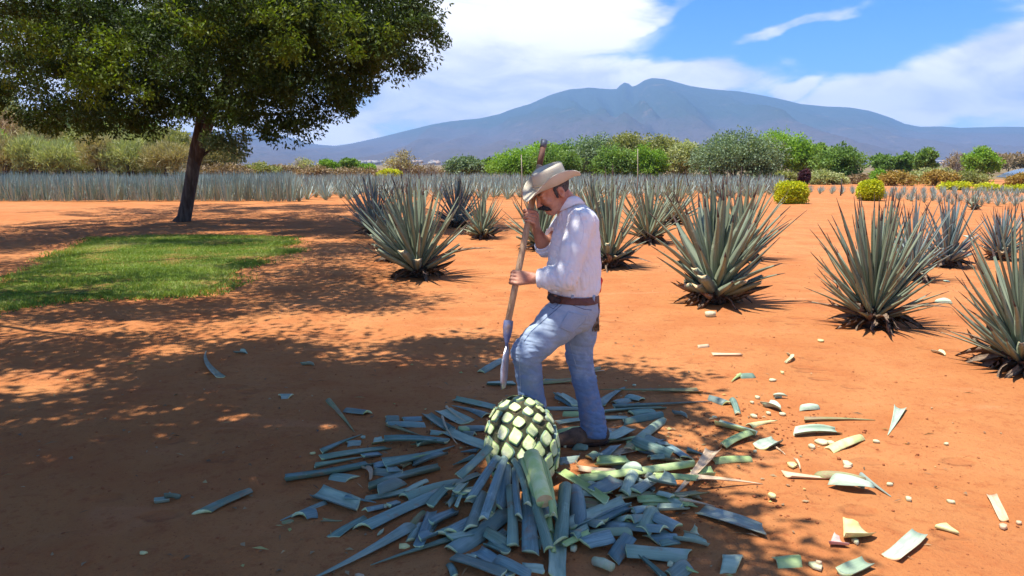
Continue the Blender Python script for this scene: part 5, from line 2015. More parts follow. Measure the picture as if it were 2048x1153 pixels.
# ------------------------------------------------------------------ worker
class SDF:
    def __init__(self, lo, hi, res):
        self.lo = np.array(lo, float)
        self.res = res
        self.n = np.ceil((np.array(hi) - self.lo) / res).astype(int) + 1
        self.d = np.full(self.n, 0.2, np.float32)

    def region(self, lo, hi, pad):
        i0 = np.clip(np.floor((np.array(lo) - pad - self.lo) / self.res).astype(int), 0, self.n)
        i1 = np.clip(np.ceil((np.array(hi) + pad - self.lo) / self.res).astype(int) + 1, 0, self.n)
        sl = tuple(slice(a, b) for a, b in zip(i0, i1))
        ax = [(self.lo[k] + self.res * np.arange(i0[k], i1[k])).astype(np.float32) for k in range(3)]
        g = np.meshgrid(*ax, indexing='ij')
        return sl, g

    def apply(self, sl, v, k, mode):
        a = self.d[sl]
        if a.size == 0:
            return
        if mode == 'u':
            if k <= 0:
                self.d[sl] = np.minimum(a, v)
            else:
                h = np.maximum(k - np.abs(a - v), 0) / k
                self.d[sl] = np.minimum(a, v) - h * h * k * .25
        elif mode == 's':
            v = -v
            h = np.maximum(k - np.abs(a - v), 0) / max(k, 1e-6)
            self.d[sl] = np.maximum(a, v) + h * h * k * .25

    def cone(self, a, b, ra, rb, k=.02, n=None, s=1.0, mode='u'):
        a, b = np.array(a, float), np.array(b, float)
        R = max(ra, rb) * max(1, s)
        sl, (x, y, z) = self.region(np.minimum(a, b) - R, np.maximum(a, b) + R, k + .03)
        p = np.stack([x, y, z], -1) - a.astype(np.float32)
        ab = b - a
        if n is not None:
            n = np.array(n, float)
            n = n / np.linalg.norm(n)
            f = (1 / s - 1)
            p = p + (p @ n.astype(np.float32))[..., None] * n * f
            ab = ab + (ab @ n) * n * f
        t = np.clip((p @ ab.astype(np.float32)) / max(1e-9, ab @ ab), 0, 1)
        dv = np.sqrt(((p - t[..., None] * ab) ** 2).sum(-1)) - (ra + (rb - ra) * t)
        self.apply(sl, dv.astype(np.float32), k, mode)

    def chain(self, pts, rr, k=.02, **kw):
        for i in range(len(pts) - 1):
            self.cone(pts[i], pts[i + 1], rr[i], rr[i + 1], k, **kw)

    def ell(self, c, r, R=None, k=.02, mode='u'):
        c, r = np.array(c, float), np.array(r, float)
        m = r.max()
        sl, (x, y, z) = self.region(c - m, c + m, k + .03)
        p = np.stack([x, y, z], -1) - c
        if R is not None:
            p = p @ np.array(R)           # columns of R are the local axes
        k0 = np.sqrt(((p / r) ** 2).sum(-1))
        k1 = np.sqrt(((p / (r * r)) ** 2).sum(-1)) + 1e-9
        self.apply(sl, (k0 * (k0 - 1) / k1).astype(np.float32), k, mode)

    def plane(self, o, n, k=.004):
        """keep the side opposite to n"""
        n = np.array(Vector(n).normalized())
        ax = [(self.lo[i] + self.res * np.arange(self.n[i])).astype(np.float32) for i in range(3)]
        v = (ax[0][:, None, None] - o[0]) * n[0] + (ax[1][None, :, None] - o[1]) * n[1] + (ax[2][None, None, :] - o[2]) * n[2]
        self.d = np.maximum(self.d, v.astype(np.float32))

    def disp(self, fn):
        near = np.abs(self.d) < .04
        I = np.argwhere(near)
        P = self.lo + I * self.res
        self.d[near] += fn(P).astype(np.float32)

    def sample(self, P):
        q = (np.asarray(P) - self.lo) / self.res
        i = np.clip(np.floor(q).astype(int), 0, self.n - 2)
        f = q - i
        out = 0
        for dx in (0, 1):
            for dy in (0, 1):
                for dz in (0, 1):
                    w = (f[0] if dx else 1 - f[0]) * (f[1] if dy else 1 - f[1]) * (f[2] if dz else 1 - f[2])
                    out += w * self.d[i[0] + dx, i[1] + dy, i[2] + dz]
        return out

    def hit(self, px, py, y0=3.5, off=0.0):
        """first surface point along the sight line of a picture point"""
        r = ray(px, py)
        o = Vector((0, 0, CAM_H))
        t = y0 / r.y
        for _ in range(400):
            p = o + r * t
            q = (np.array(p) - self.lo) / self.res
            if (q < 1).any() or (q > self.n - 2).any():
                t += .004
                continue
            v = self.sample(p)
            if v < off + .0004:
                return p
            t += max(.0012, (v - off) * .6)
        return None

    def mesh(self, name, mats, sm=1):
        d = self.d
        V, F = surface_nets(d)
        V = V * self.res + self.lo
        me = mesh_np(name, V, F, mats, True)
        return me


def surface_nets(d):
    s = d < 0
    nx, ny, nz_ = d.shape
    c = s[:-1, :-1, :-1].astype(np.uint8)
    tot = np.zeros_like(c)
    for dx in (0, 1):
        for dy in (0, 1):
            for dz in (0, 1):
                tot += s[dx:nx - 1 + dx, dy:ny - 1 + dy, dz:nz_ - 1 + dz]
    act = (tot > 0) & (tot < 8)
    I = np.argwhere(act)
    vid = np.full(act.shape, -1, np.int32)
    vid[act] = np.arange(len(I))
    acc_ = np.zeros((len(I), 3))
    cnt = np.zeros(len(I))
    corners = [(dx, dy, dz) for dx in (0, 1) for dy in (0, 1) for dz in (0, 1)]
    val = {cc: d[I[:, 0] + cc[0], I[:, 1] + cc[1], I[:, 2] + cc[2]] for cc in corners}
    for a in corners:
        for ax in range(3):
            if a[ax] == 0:
                b = list(a)
                b[ax] = 1
                b = tuple(b)
                va, vb = val[a], val[b]
                m = (va < 0) != (vb < 0)
                t = va[m] / (va[m] - vb[m])
                p = np.tile(np.array(a, float), (m.sum(), 1))
                p[:, ax] += t
                acc_[m] += p
                cnt[m] += 1
    V = I + acc_ / cnt[:, None]
    Fs = []
    for ax in range(3):
        o1, o2 = [(1, 2), (2, 0), (0, 1)][ax]
        a = [slice(1, -1)] * 3
        b = [slice(1, -1)] * 3
        a[ax] = slice(0, -1)
        b[ax] = slice(1, None)
        A, B = s[tuple(a)], s[tuple(b)]
        E = np.argwhere(A != B)
        flip = A[tuple(E.T)]
        base = E + 1
        base[:, ax] -= 1

        def g(u, v):
            q = base.copy()
            q[:, o1] -= u
            q[:, o2] -= v
            return vid[q[:, 0], q[:, 1], q[:, 2]]
        q = np.stack([g(0, 0), g(1, 0), g(1, 1), g(0, 1)], -1)
        q[~flip] = q[~flip][:, ::-1]
        Fs.append(q)
    F_ = np.concatenate(Fs)
    F_ = F_[(F_ >= 0).all(1)]
    return V, F_


def fold(P, scale, amp, seed, stretch=(1, 1, 1)):
    rs = np.random.RandomState(seed)
    out = np.zeros(len(P))
    Q = P * np.array(stretch)
    w = np.zeros(len(P))
    for i in range(3):
        k = rs.normal(size=3)
        k /= np.linalg.norm(k)
        w += np.sin((Q @ k) * scale * .6 + rs.uniform(0, 6)) * .9
    for i in range(6):
        k = rs.normal(size=3)
        k /= np.linalg.norm(k)
        out += (1 - np.abs(np.sin((Q @ k) * scale * rs.uniform(.6, 1.4) + w + rs.uniform(0, 6)))) ** 2
    return amp * (out / 6 - .35) * 3.2


M['skin'] = mat_noise('tanned_skin', (0.50, 0.235, 0.145), (0.60, 0.30, 0.19), 22, .5, .25, 120, spec=.35, c3=(0.42, 0.16, 0.10), s3=12)
M['hair'] = mat_noise('hair', (0.012, 0.010, 0.010), (0.05, 0.045, 0.042), 90, .7, .6, 150)
M['hair_grey'] = mat_noise('hair_grey', (0.03, 0.027, 0.027), (0.12, 0.11, 0.10), 120, .7, .6, 150)
M['shirt'] = mat_noise('shirt_cotton', (0.78, 0.78, 0.81), (0.84, 0.84, 0.86), 3, .85, .12, 500, spec=.2, sheen=.1)
M['hat'] = mat_noise('hat_straw', (0.54, 0.49, 0.37), (0.64, 0.59, 0.47), 6, .8, .25, 300, spec=.2)
M['leather'] = mat_noise('leather_belt', (0.10, 0.032, 0.020), (0.16, 0.055, 0.032), 20, .5, .3, 90, spec=.4)
M['boot'] = mat_noise('dusty_boot', (0.075, 0.045, 0.032), (0.17, 0.10, 0.065), 16, .85, .5, 60, c3=(0.26, 0.13, 0.07), s3=10)
M['wood'] = mat_noise('handle_wood', (0.42, 0.26, 0.14), (0.58, 0.39, 0.24), 8, .55, .3, 60, stretch=(8, 8, 1), c3=(0.33, 0.19, 0.10), s3=6)
M['wood_dark'] = mat_noise('handle_wood_dark', (0.13, 0.06, 0.04), (0.22, 0.11, 0.07), 8, .6, .3, 60, stretch=(8, 8, 1))
M['steel'] = mat_noise('worn_steel', (0.36, 0.37, 0.42), (0.56, 0.56, 0.60), 14, .38, .3, 60, metallic=.7, c3=(0.26, 0.22, 0.2), s3=9)
M['socket'] = mat_noise('blue_socket', (0.06, 0.075, 0.16), (0.13, 0.14, 0.24), 12, .6, .4, 60, c3=(0.20, 0.14, 0.11), s3=14)


def denim():
    m, N, b = new_mat('denim')
    co = N.new('ShaderNodeNewGeometry').outputs['Position']
    z = N.new('ShaderNodeSeparateXYZ', inputs={0: co}).outputs[2]
    n = N.noise(co, 7, 5, .6)
    st = N.new('ShaderNodeVectorMath', operation='MULTIPLY', inputs={0: co, 1: (60, 60, 400)}).outputs[0]
    tw = N.noise(st, 4, 3, .7)
    zz = N.math('ADD', z, N.math('MULTIPLY', N.math('SUBTRACT', n, .5), .5))
    c = N.mix(N.sstep(zz, .35, .85), (0.15, 0.225, 0.36), (0.37, 0.45, 0.55))
    c = N.mix(N.sstep(n, .5, .75, 0, .5), c, (0.40, 0.48, 0.58))
    c = N.mix(N.sstep(tw, .4, .7, 0, .35), c, (0.05, 0.085, 0.20))
    c = N.mix(N.math('MULTIPLY', N.sstep(N.noise(co, 11, 5, .65), .5, .68), N.sstep(z, .62, .1, .03, .4)), c, (0.33, 0.22, 0.16))
    c = N.mix(N.sstep(N.noise(co, 5, 4, .6), .56, .66, 0, .4), c, (0.46, 0.54, 0.63))
    N.set(b.inputs['Base Color'], c)
    b.inputs['Roughness'].default_value = .9
    b.inputs['Specular IOR Level'].default_value = .15
    bn = N.new('ShaderNodeBump', inputs={'Strength': .3, 'Distance': .002, 'Height': tw})
    N.set(b.inputs['Normal'], bn.outputs[0])
    return m


M['denim'] = denim()
M['denim_seam'] = mat_noise('denim_seam', (0.06, 0.09, 0.19), (0.12, 0.16, 0.27), 30, .9)
M['thread'] = mat_noise('seam_thread', (0.30, 0.34, 0.42), (0.4, 0.44, 0.5), 30, .9)

# the hoe line: picture position and distance of points along the pole
def pole_at(py):
    # straight line in space between two fixed points
    return None


POLE_A = at(1089, 281, 4.33)
POLE_B = at(1014, 655, 3.98)
pole_d = (POLE_B - POLE_A).normalized()


def pole_pt(px, py):
    # point of the pole axis seen nearest to the picture point
    best, bd = None, 1e9
    for i in range(500):
        p = POLE_A + (POLE_B - POLE_A) * (i / 499 * 1.1)
        d = p - Vector((0, 0, CAM_H))
        cp, sp = math.cos(PITCH), math.sin(PITCH)
        zc = d.y * cp - d.z * sp
        yc = d.y * sp + d.z * cp
        u, v = 1024 + F * d.x / zc, 576.5 - F * yc / zc
        e = (v - py) ** 2
        if e < bd:
            bd, best = e, p
    return best


def hoe():
    t = empty('hoe', POLE_B, 'long handled harvesting hoe with a narrow steel blade, held upright by the worker', 'hoe')
    o = -t.location
    A, B = POLE_A + o, POLE_B + o
    b = MB()
    mid = A.lerp(B, .14)
    b.tube([A.lerp(B, .035), mid], [.0165, .0170], 14)
    b.build('handle_end', [M['wood_dark']], t)
    b = MB()
    b.tube([mid, A.lerp(B, .3), A.lerp(B, .5), A.lerp(B, .75), B], [.0172, .0180, .0178, .0182, .0180], 16, wob=.02)
    b.build('handle', [M['wood']], t)
    b = MB()
    b.tube([A, A.lerp(B, .04)], [.0185, .0185], 14)
    M['cap'] = mat_noise('cap_metal', (0.10, 0.12, 0.16), (0.2, 0.23, 0.28), 9, .5, metallic=.3)
    b.build('end_cap', [M['cap']], t)
    S1 = at(1017, 642, 3.99) + o
    S2 = at(1014, 673, 3.965) + o
    S3 = at(1013, 700, 3.94) + o
    b = MB()
    b.tube([S1, S1.lerp(S2, .5), S2, S2.lerp(S3, .45), S3], [.0265, .0265, .0215, .010, .008], 16, wob=.03)
    b.build('socket', [M['socket']], t)
    # blade: narrow, slightly dished, edge-on to the camera
    P = [at(1014, 690, 3.95) + o, at(1012, 710, 3.935) + o, at(1009, 735, 3.92) + o, at(1008, 760, 3.90) + o, at(1007, 777, 3.885) + o]
    Wd = [.010, .042, .050, .046, .028]
    sdv = Vector((.42, .90, 0)).normalized()
    V, Q = [], []
    for p_, w_ in zip(P, Wd):
        nn = Vector((.9, -.42, 0)) * .0035
        for sx, tz in ((-1, 0), (-.5, 1), (.5, 1), (1, 0), (.5, -1), (-.5, -1)):
            V.append(p_ + sdv * w_ * sx + nn * (tz + .9 * (1 - sx * sx)))
    for i in range(4):
        for k in range(6):
            k2 = (k + 1) % 6
            Q.append((i * 6 + k, i * 6 + k2, (i + 1) * 6 + k2, (i + 1) * 6 + k))
    me = mesh_np('blade', [tuple(v) for v in V], [np.array(Q), np.array([(0, 5, 4, 3), (0, 3, 2, 1), (24, 25, 26, 27), (24, 27, 28, 29)])], [M['steel']], False)
    link_mesh('blade', me, t)


hoe()


def man():
    foot = gnd(1165, 893)
    t = empty('worker', (foot.x, foot.y, 0), 'man in straw cowboy hat, white shirt and jeans leaning over the agave heart', 'person')
    org = Vector(t.location)

    # joints
    pel = at(1150, 603, 4.22)
    hipL, hipR = at(1146, 618, 4.13), at(1162, 622, 4.30)
    kneL, kneR = at(1053, 706, 4.02), at(1158, 712, 4.30)
    ankL, ankR = at(1068, 838, 4.10), at(1190, 858, 4.28)
    waist = at(1147, 580, 4.22)
    chest = at(1150, 490, 4.22)
    upch = at(1150, 445, 4.23)
    neck0 = at(1143, 418, 4.23)
    shL, shR = at(1163, 446, 4.07), at(1133, 450, 4.38)
    elL, elR = at(1130, 556, 3.98), at(1090, 496, 4.36)
    wrL = at(1068, 557, 4.03)
    wrR = at(1073, 460, 4.29)
    head = at(1106, 384, 4.185)

    f = Vector((-.80, -.36, -.47)).normalized()             # where the face looks
    r_ax = f.cross(Vector((0, 0, 1))).normalized()
    up = r_ax.cross(f).normalized()
    HR = np.array([list(r_ax), list(f), list(up)]).T          # columns: right, forward, up

    def H(r, fw, u):
        return head + r_ax * r + f * fw + up * u

    gl = pole_pt(1042, 558)
    gr = pole_pt(1061, 435)

    # ---------------- body (one continuous surface)
    S = SDF((-.10, 3.72, -.02), (.68, 4.62, 1.66), .0042)
    S.chain([pel, waist, chest, upch], [.095, .095, .115, .10], .05, n=(0, 1, 0), s=1.25)
    S.cone(upch, neck0, .07, .055, .04)
    S.cone(neck0, H(0, -.035, -.055), .055, .058, .03)
    S.chain([shL, elL], [.045, .036], .03)
    S.cone(upch, shL, .06, .05, .03)
    S.cone(upch, shR, .06, .05, .03)
    S.chain([shR, elR], [.045, .038], .03)
    S.chain([elR, elR.lerp(wrR, .35), wrR], [.038, .037, .025], .02)
    S.chain([elL, elL.lerp(wrL, .35), wrL], [.038, .037, .025], .02)
    S.chain([hipL, kneL, ankL], [.075, .05, .035], .03)
    S.chain([hipR, kneR, ankR], [.075, .05, .035], .03)
    S.cone(ankR, ankR + Vector((-.12, 0, -.06)), .035, .03, .02)
    S.cone(ankL, ankL + Vector((-.12, 0, -.06)), .035, .03, .02)
    # head
    S.ell(H(0, -.012, .035), (.074, .094, .085), HR, .02)
    S.ell(H(0, .032, -.028), (.058, .058, .085), HR, .03)          # face mass
    S.ell(H(0, .058, -.082), (.034, .030, .026), HR, .022)          # chin
    S.cone(H(.045, -.015, -.045), H(.018, .058, -.092), .018, .016, .02)   # jaw
    S.cone(H(-.045, -.015, -.045), H(-.018, .058, -.092), .018, .016, .02)
    S.cone(H(-.034, .084, .026), H(.034, .084, .026), .011, .011, .014)  # brow
    for s in (-1, 1):
        S.ell(H(s * .030, .098, .008), (.016, .012, .011), HR, .010, 's')   # eye socket
        S.ell(H(s * .030, .080, .007), (.0135, .0125, .0115), HR, .004)      # closed lid
        S.cone(H(s * .018, .091, .001), H(s * .042, .082, .002), .0035, .003, .003)
        S.ell(H(s * .040, .066, -.022), (.020, .020, .018), HR, .018)        # cheek
        S.ell(H(s * .076, -.012, -.005), (.010, .020, .033), HR, .006)       # ear
        S.ell(H(s * .084, -.006, -.002), (.007, .010, .018), HR, .005, 's')
        S.ell(H(s * .078, -.008, -.030), (.007, .008, .009), HR, .005)
    S.cone(H(0, .090, .014), H(0, .112, -.024), .0085, .0125, .010)       # nose
    S.ell(H(.012, .102, -.029), (.008, .009, .007), HR, .006)
    S.ell(H(-.012, .102, -.029), (.008, .009, .007), HR, .006)
    S.cone(H(-.018, .089, -.060), H(.018, .089, -.060), .0065, .0065, .006)   # lower lip
    S.cone(H(-.018, .090, -.051), H(.018, .090, -.051), .0055, .0055, .004)

    # hands closed round the pole
    def hand(g, wr, flipm, thumb_up):
        d = pole_d.copy()                       # towards the blade
        v = (wr - g)
        v = (v - d * v.dot(d)).normalized()
        m = d.cross(v).normalized()
        if m.y > 0:
            m = -m                            # the side of the camera
        if flipm:
            m = -m
        pr = .018

        def P(ph, r, along):
            return g + (v * math.cos(ph) + m * math.sin(ph)) * r + d * along
        wrs = wr
        for i in range(4):
            al = (i - 1.5) * .0205
            Lf = [.93, 1.0, .97, .84][i if d.z < 0 else 3 - i]
            r0 = .0098 if i not in (3,) else .0088
            k0 = P(rad(52), .040, al)
            S.chain([wrs + d * al * .45, k0], [.017, .0125], .012)
            pts = [k0, P(rad(52 + 58 * Lf), .039, al * .96), P(rad(52 + 118 * Lf), .0315, al * .93), P(rad(52 + 172 * Lf), .0285, al * .92)]
            S.chain(pts, [.0112, r0, r0 * .93, r0 * .80], .0035)
            S.ell(pts[1], (.0108,) * 3, None, .003)
        # thumb
        al = -.030 * thumb_up
        root = wrs.lerp(g, .42) + m * (-.010) + d * al * .6
        S.chain([wrs.lerp(root, .3), root, P(rad(-48), .034, al), P(rad(-108), .030, al * 1.1), P(rad(-150), .029, al * 1.15)], [.016, .0155, .0125, .0105, .009], .006)

    hand(gl, wrL, False, 1)
    hand(gr, wrR, False, 1)
    S.disp(lambda P: .0006 * np.sin(P @ np.array([90, 60, 120])) * np.sin(P @ np.array([-70, 110, 50])))
    body = link_mesh('body', S.mesh('body', [M['skin']]), t, -org)

    # ---------------- hair, moustache, brows
    Hs = SDF((np.array(head) - .15), (np.array(head) + .15), .0032)
    Hs.ell(H(0, -.022, .036), (.079, .089, .087), HR, .01)
    Hs.ell(H(0, .050, -.03), (.10, .085, .12), HR, .008, 's')
    Hs.ell(H(.075, -.012, -.012), (.03, .016, .034), HR, .006, 's')
    Hs.ell(H(-.075, -.012, -.012), (.03, .016, .034), HR, .006, 's')
    Hs.cone(H(.070, .016, .028), H(.069, .018, -.022), .010, .006, .006)
    Hs.cone(H(-.070, .016, .028), H(-.069, .018, -.022), .010, .006, .006)
    pl = H(0, 0, -.052)
    Hs.plane(pl, -up)
    Hs.disp(lambda P: .0016 * np.sin(P @ (np.array(up) * 300 + np.array(f) * 200)) * np.sin(P @ (np.array(r_ax) * 500)))
    link_mesh('hair', Hs.mesh('hair', [M['hair_grey']]), t, -org)
    Ms = SDF(np.array(H(0, .09, -.045)) - .07, np.array(H(0, .09, -.045)) + .07, .0024)
    for s in (-1, 1):
        Ms.chain([H(0, .109, -.040), H(s * .020, .104, -.044), H(s * .038, .090, -.056), H(s * .045, .078, -.068)], [.0105, .0120, .0098, .0045], .006)
    Ms.disp(lambda P: .0012 * np.sin(P @ (np.array(r_ax) * 700 + np.array(up) * 150)))
    link_mesh('moustache', Ms.mesh('moustache', [M['hair']]), t, -org)
    for s in (-1, 1):
        b = MB()
        b.tube([H(s * .013, .0955, .027), H(s * .028, .096, .033), H(s * .044, .086, .029)], [.003, .0048, .002], 6)
        o = b.build('eyebrow', [M['hair_grey']], t)
        o.location = -org

    # ---------------- hat
    fh = Vector((-.83, -.38, -.36)).normalized()
    uph = r_ax.cross(fh).normalized()
    hb = H(0, -.010, .040)
    hat = MB()
    yaw_r, yaw_f = r_ax, f
    n_th, n_r = 72, 14

    def hp(r, fw, u):
        return hb + r_ax * r + fh * fw + uph * u

    def brim(th, q, dz):
        ex, ey = math.cos(th), math.sin(th)        # ex right, ey forward
        rx0, ry0 = .078, .098
        rx1, ry1 = .150, .178
        rx, ry = rx0 + (rx1 - rx0) * q, ry0 + (ry1 - ry0) * q
        side = abs(ex) ** 1.6
        z = .066 * side * q ** 1.7 - .030 * (abs(ey) ** 2.2) * q ** 1.3 * (1 if ey > 0 else .6)
        pull = 1 - .16 * side * q
        return hp(ex * rx * pull, ey * ry, z + dz)
    V, Q = [], []
    for layer, dz in ((0, .002), (1, -.002)):
        for j in range(n_r + 1):
            for i in range(n_th):
                V.append(brim(2 * math.pi * i / n_th, j / n_r, dz))
    st = (n_r + 1) * n_th
    for j in range(n_r):
        for i in range(n_th):
            i2 = (i + 1) % n_th
            Q.append((j * n_th + i, (j + 1) * n_th + i, (j + 1) * n_th + i2, j * n_th + i2))
            Q.append((st + j * n_th + i, st + j * n_th + i2, st + (j + 1) * n_th + i2, st + (j + 1) * n_th + i))
    for i in range(n_th):
        i2 = (i + 1) % n_th
        a = n_r * n_th
        Q.append((a + i, st + a + i, st + a + i2, a + i2))
    hroot = build('hat', V, Q, [M['hat']], t, smooth=True)
    hroot.location = -org
    V, Q = [], []
    lev = [(0, 1.0), (.018, 1.005), (.05, .99), (.078, .97), (.093, .945), (.101, .88), (.103, .74), (.097, .5), (.088, .28), (.084, .0)]
    for u, sc in lev:
        for i in range(n_th):
            th = 2 * math.pi * i / n_th
            ex, ey = math.cos(th), math.sin(th)
            x = ex * .080 * sc
            y = ey * .100 * sc
            z = u
            # front pinch and a crease along the top
            z -= .014 * max(0, ey) ** 2 * (u / .11) * sc
            if sc < .86:
                z -= .014 * math.exp(-(x / .022) ** 2)
            x *= 1 - .16 * max(0, ey) * (u / .11)
            V.append(hp(x, y, z))
    for j in range(len(lev) - 1):
        for i in range(n_th):
            i2 = (i + 1) % n_th
            Q.append((j * n_th + i, j * n_th + i2, (j + 1) * n_th + i2, (j + 1) * n_th + i))
    c = build('hat_crown', V, Q, [M['hat']], hroot, smooth=True)
    b = MB()
    for k in range(2):
        ring = [hp(math.cos(a) * .0822, math.sin(a) * .1022, .020 + .014 * k) for a in np.linspace(0, 2 * math.pi, 49)]
        b.tube(ring, [.0026] * 49, 5)
    M['hat_band'] = mat_noise('hat_band', (0.38, 0.33, 0.25), (0.46, 0.40, 0.31), 9, .8)
    b.build('hat_band', [M['hat_band']], hroot)
    b = MB()
    for k in range(6):
        a = rad(160 + k * 7)
        b.box(hp(math.cos(a) * .0835, math.sin(a) * .1035, .040), (.004, .004, .005))
        a = rad(-20 + k * 7)
        b.box(hp(math.cos(a) * .0835, math.sin(a) * .1035, .040), (.004, .004, .005))
    o = b.build('vent_eyelets', [M['hair_grey']], hroot)
    tag(o, kind='stuff')

    # ---------------- jeans
    J = SDF((-.10, 3.78, -.02), (.70, 4.62, .98), .0046)
    J.chain([waist + Vector((-.008, 0, .06)), waist + Vector((-.008, 0, 0)), pel + Vector((-.008, 0, 0))], [.122, .124, .128], .03, n=(0, 1, 0), s=1.22)
    J.cone(pel, at(1158, 622, 4.23), .112, .102, .04, n=(0, 1, 0), s=1.3)
    J.cone(at(1162, 618, 4.14), at(1158, 640, 4.12), .075, .07, .05)       # seat
    J.cone(at(1164, 618, 4.30), at(1162, 640, 4.30), .075, .07, .05)
    J.chain([hipL, hipL.lerp(kneL, .35), hipL.lerp(kneL, .75), kneL], [.118, .108, .088, .080], .035)
    J.chain([kneL, kneL.lerp(ankL, .3), kneL.lerp(ankL, .75), ankL + Vector((0, 0, -.02))], [.080, .070, .072, .078], .02)
    J.chain([hipR, hipR.lerp(kneR, .5), kneR], [.105, .090, .074], .035)
    J.chain([kneR, kneR.lerp(ankR, .35), kneR.lerp(ankR, .8), ankR + Vector((-.004, 0, -.022))], [.074, .066, .070, .078], .02)
    hemR = at(1190, 871, 4.28)
    J0 = np.array(kneL)

    def jf(P):
        # wrinkles gather behind the knees, at the hip fold and above the hems
        z = P[:, 2]
        o = fold(P, 45, .003, 5, (1, 1, 1.6))
        for c_, s_, a_ in ((kneL, .11, .006), (kneR + Vector((0, 0, -.05)), .13, .006), (hipL + Vector((-.06, 0, .0)), .10, .005), (ankR + Vector((0, 0, .05)), .09, .007), (ankL + Vector((0, 0, .07)), .09, .006)):
            r = np.linalg.norm(P - np.array(c_), axis=1)
            w = np.exp(-(r / s_) ** 2)
            o += w * fold(P, 95, a_, 9, (.5, .5, 1.3))
        return o
    J.disp(jf)
    Jfull = J.d.copy()
    J.plane(waist + Vector((0, 0, .012)), (.06, 0, 1))
    # open hems: cut flat
    sl, (gx, gy, gz_) = J.region((.2, 3.9, -.02), (.7, 4.6, .12), 0)
    J.d[sl] = np.maximum(J.d[sl], (hemR.z + (gx - hemR.x) * -.10) - gz_)
    jeans = link_mesh('jeans', J.mesh('jeans', [M['denim']]), t, -org)

    def strip(pxs, off, r, name, mat, parent, flat=.5, src=J):
        pts = []
        for i in range(len(pxs) - 1):
            for k in range(6):
                s = k / 6
                x, y = pxs[i][0] * (1 - s) + pxs[i + 1][0] * s, pxs[i][1] * (1 - s) + pxs[i + 1][1] * s
                h = src.hit(x, y, 3.6, off)
                if h is not None:
                    pts.append(h)
        if len(pts) > 2:
            b = MB()
            b.tube(pts, [r] * len(pts), 6)
            o = b.build(name, [mat], parent)
            return o
    cr = lambda x, y: (960 + x / 3.203, 560 + y / 3.203)
    strip([cr(524, 160), cr(430, 240), cr(330, 330), cr(270, 410)], .0006, .0018, 'side_seam', M['denim_seam'], jeans)
    strip([cr(565, 360), cr(600, 500), cr(640, 620), cr(700, 760), cr(745, 900), cr(752, 975)], .0006, .0016, 'inner_seam', M['thread'], jeans)
    strip([cr(250, 440), cr(255, 600), cr(262, 740)], .0006, .0015, 'side_seam', M['thread'], jeans)
    strip([cr(530, 130), cr(600, 165), cr(670, 190), cr(725, 195)], .0006, .0017, 'yoke_seam', M['denim_seam'], jeans)
    strip([cr(470, 110), cr(500, 160), cr(470, 185), cr(440, 170)], .0006, .0016, 'pocket_opening', M['denim_seam'], jeans)
    strip([cr(661, 958), cr(700, 978), cr(760, 990), cr(810, 992)], .0006, .0030, 'hem', M['thread'], jeans)
    # back pocket patch
    corn = [cr(565, 202), cr(690, 228), cr(682, 262), cr(590, 345), cr(502, 305)]
    edge = []
    for i in range(5):
        a, b_ = corn[i], corn[(i + 1) % 5]
        for k in range(5):
            edge.append((a[0] + (b_[0] - a[0]) * k / 5, a[1] + (b_[1] - a[1]) * k / 5))
    cx, cy = sum(e[0] for e in edge) / 25, sum(e[1] for e in edge) / 25
    V, Q, T = [], [], []
    for q, off in ((1.03, -.002), (1.0, .0035), (.94, .0045), (.6, .0045), (.3, .0045)):
        for e in edge:
            h = J.hit(cx + (e[0] - cx) * q, cy + (e[1] - cy) * q, 3.6, off)
            V.append(h if h is not None else at(e[0], e[1], 4.1))
    V.append(J.hit(cx, cy, 3.6, .0045) or at(cx, cy, 4.1))
    for r_ in range(4):
        for k in range(25):
            k2 = (k + 1) % 25
            Q.append((r_ * 25 + k, r_ * 25 + k2, (r_ + 1) * 25 + k2, (r_ + 1) * 25 + k))
    for k in range(25):
        T.append((100 + k, 100 + (k + 1) % 25, 125))
    link_mesh('back_pocket', mesh_np('back_pocket', [tuple(v) for v in V], [np.array(Q), np.array(T)], [M['denim']], True), jeans)
    strip([(cx + (c_[0] - cx) * .9, cy + (c_[1] - cy) * .9) for c_ in corn + corn[:1]], .0048, .0013, 'pocket_stitch', M['thread'], jeans)

    # ---------------- shirt
    T_ = SDF((-.02, 3.80, .78), (.70, 4.62, 1.52), .0042)
    T_.chain([waist + Vector((0.0, 0, -.02)), waist + Vector((-.004, 0, .05)), at(1149, 530, 4.22), chest, upch], [.128, .136, .134, .124, .096], .05, n=(0, 1, 0), s=1.30)
    T_.ell(at(1168, 448, 4.22), (.080, .150, .075), None, .05)           # upper back
    T_.ell(at(1166, 480, 4.22), (.080, .150, .10), None, .04)
    T_.cone(upch, shL, .080, .070, .04)
    T_.cone(upch, shR, .075, .066, .04)
    T_.cone(at(1140, 424, 4.23), neck0, .066, .066, .03)
    T_.chain([shL, shL.lerp(elL, .5) + Vector((0, -.012, 0)), elL + Vector((0, -.008, 0))], [.073, .071, .066], .014)
    T_.chain([elL, elL.lerp(wrL, .45), wrL.lerp(elL, .18)], [.067, .060, .046], .012)
    T_.chain([shR, elR.lerp(shR, .25)], [.068, .060], .03)
    T_.chain([elR.lerp(shR, .3), elR.lerp(wrR, .05)], [.060, .053], .02)
    # blousing above the belt
    T_.cone(at(1125, 572, 4.16), at(1175, 576, 4.14), .062, .060, .03)

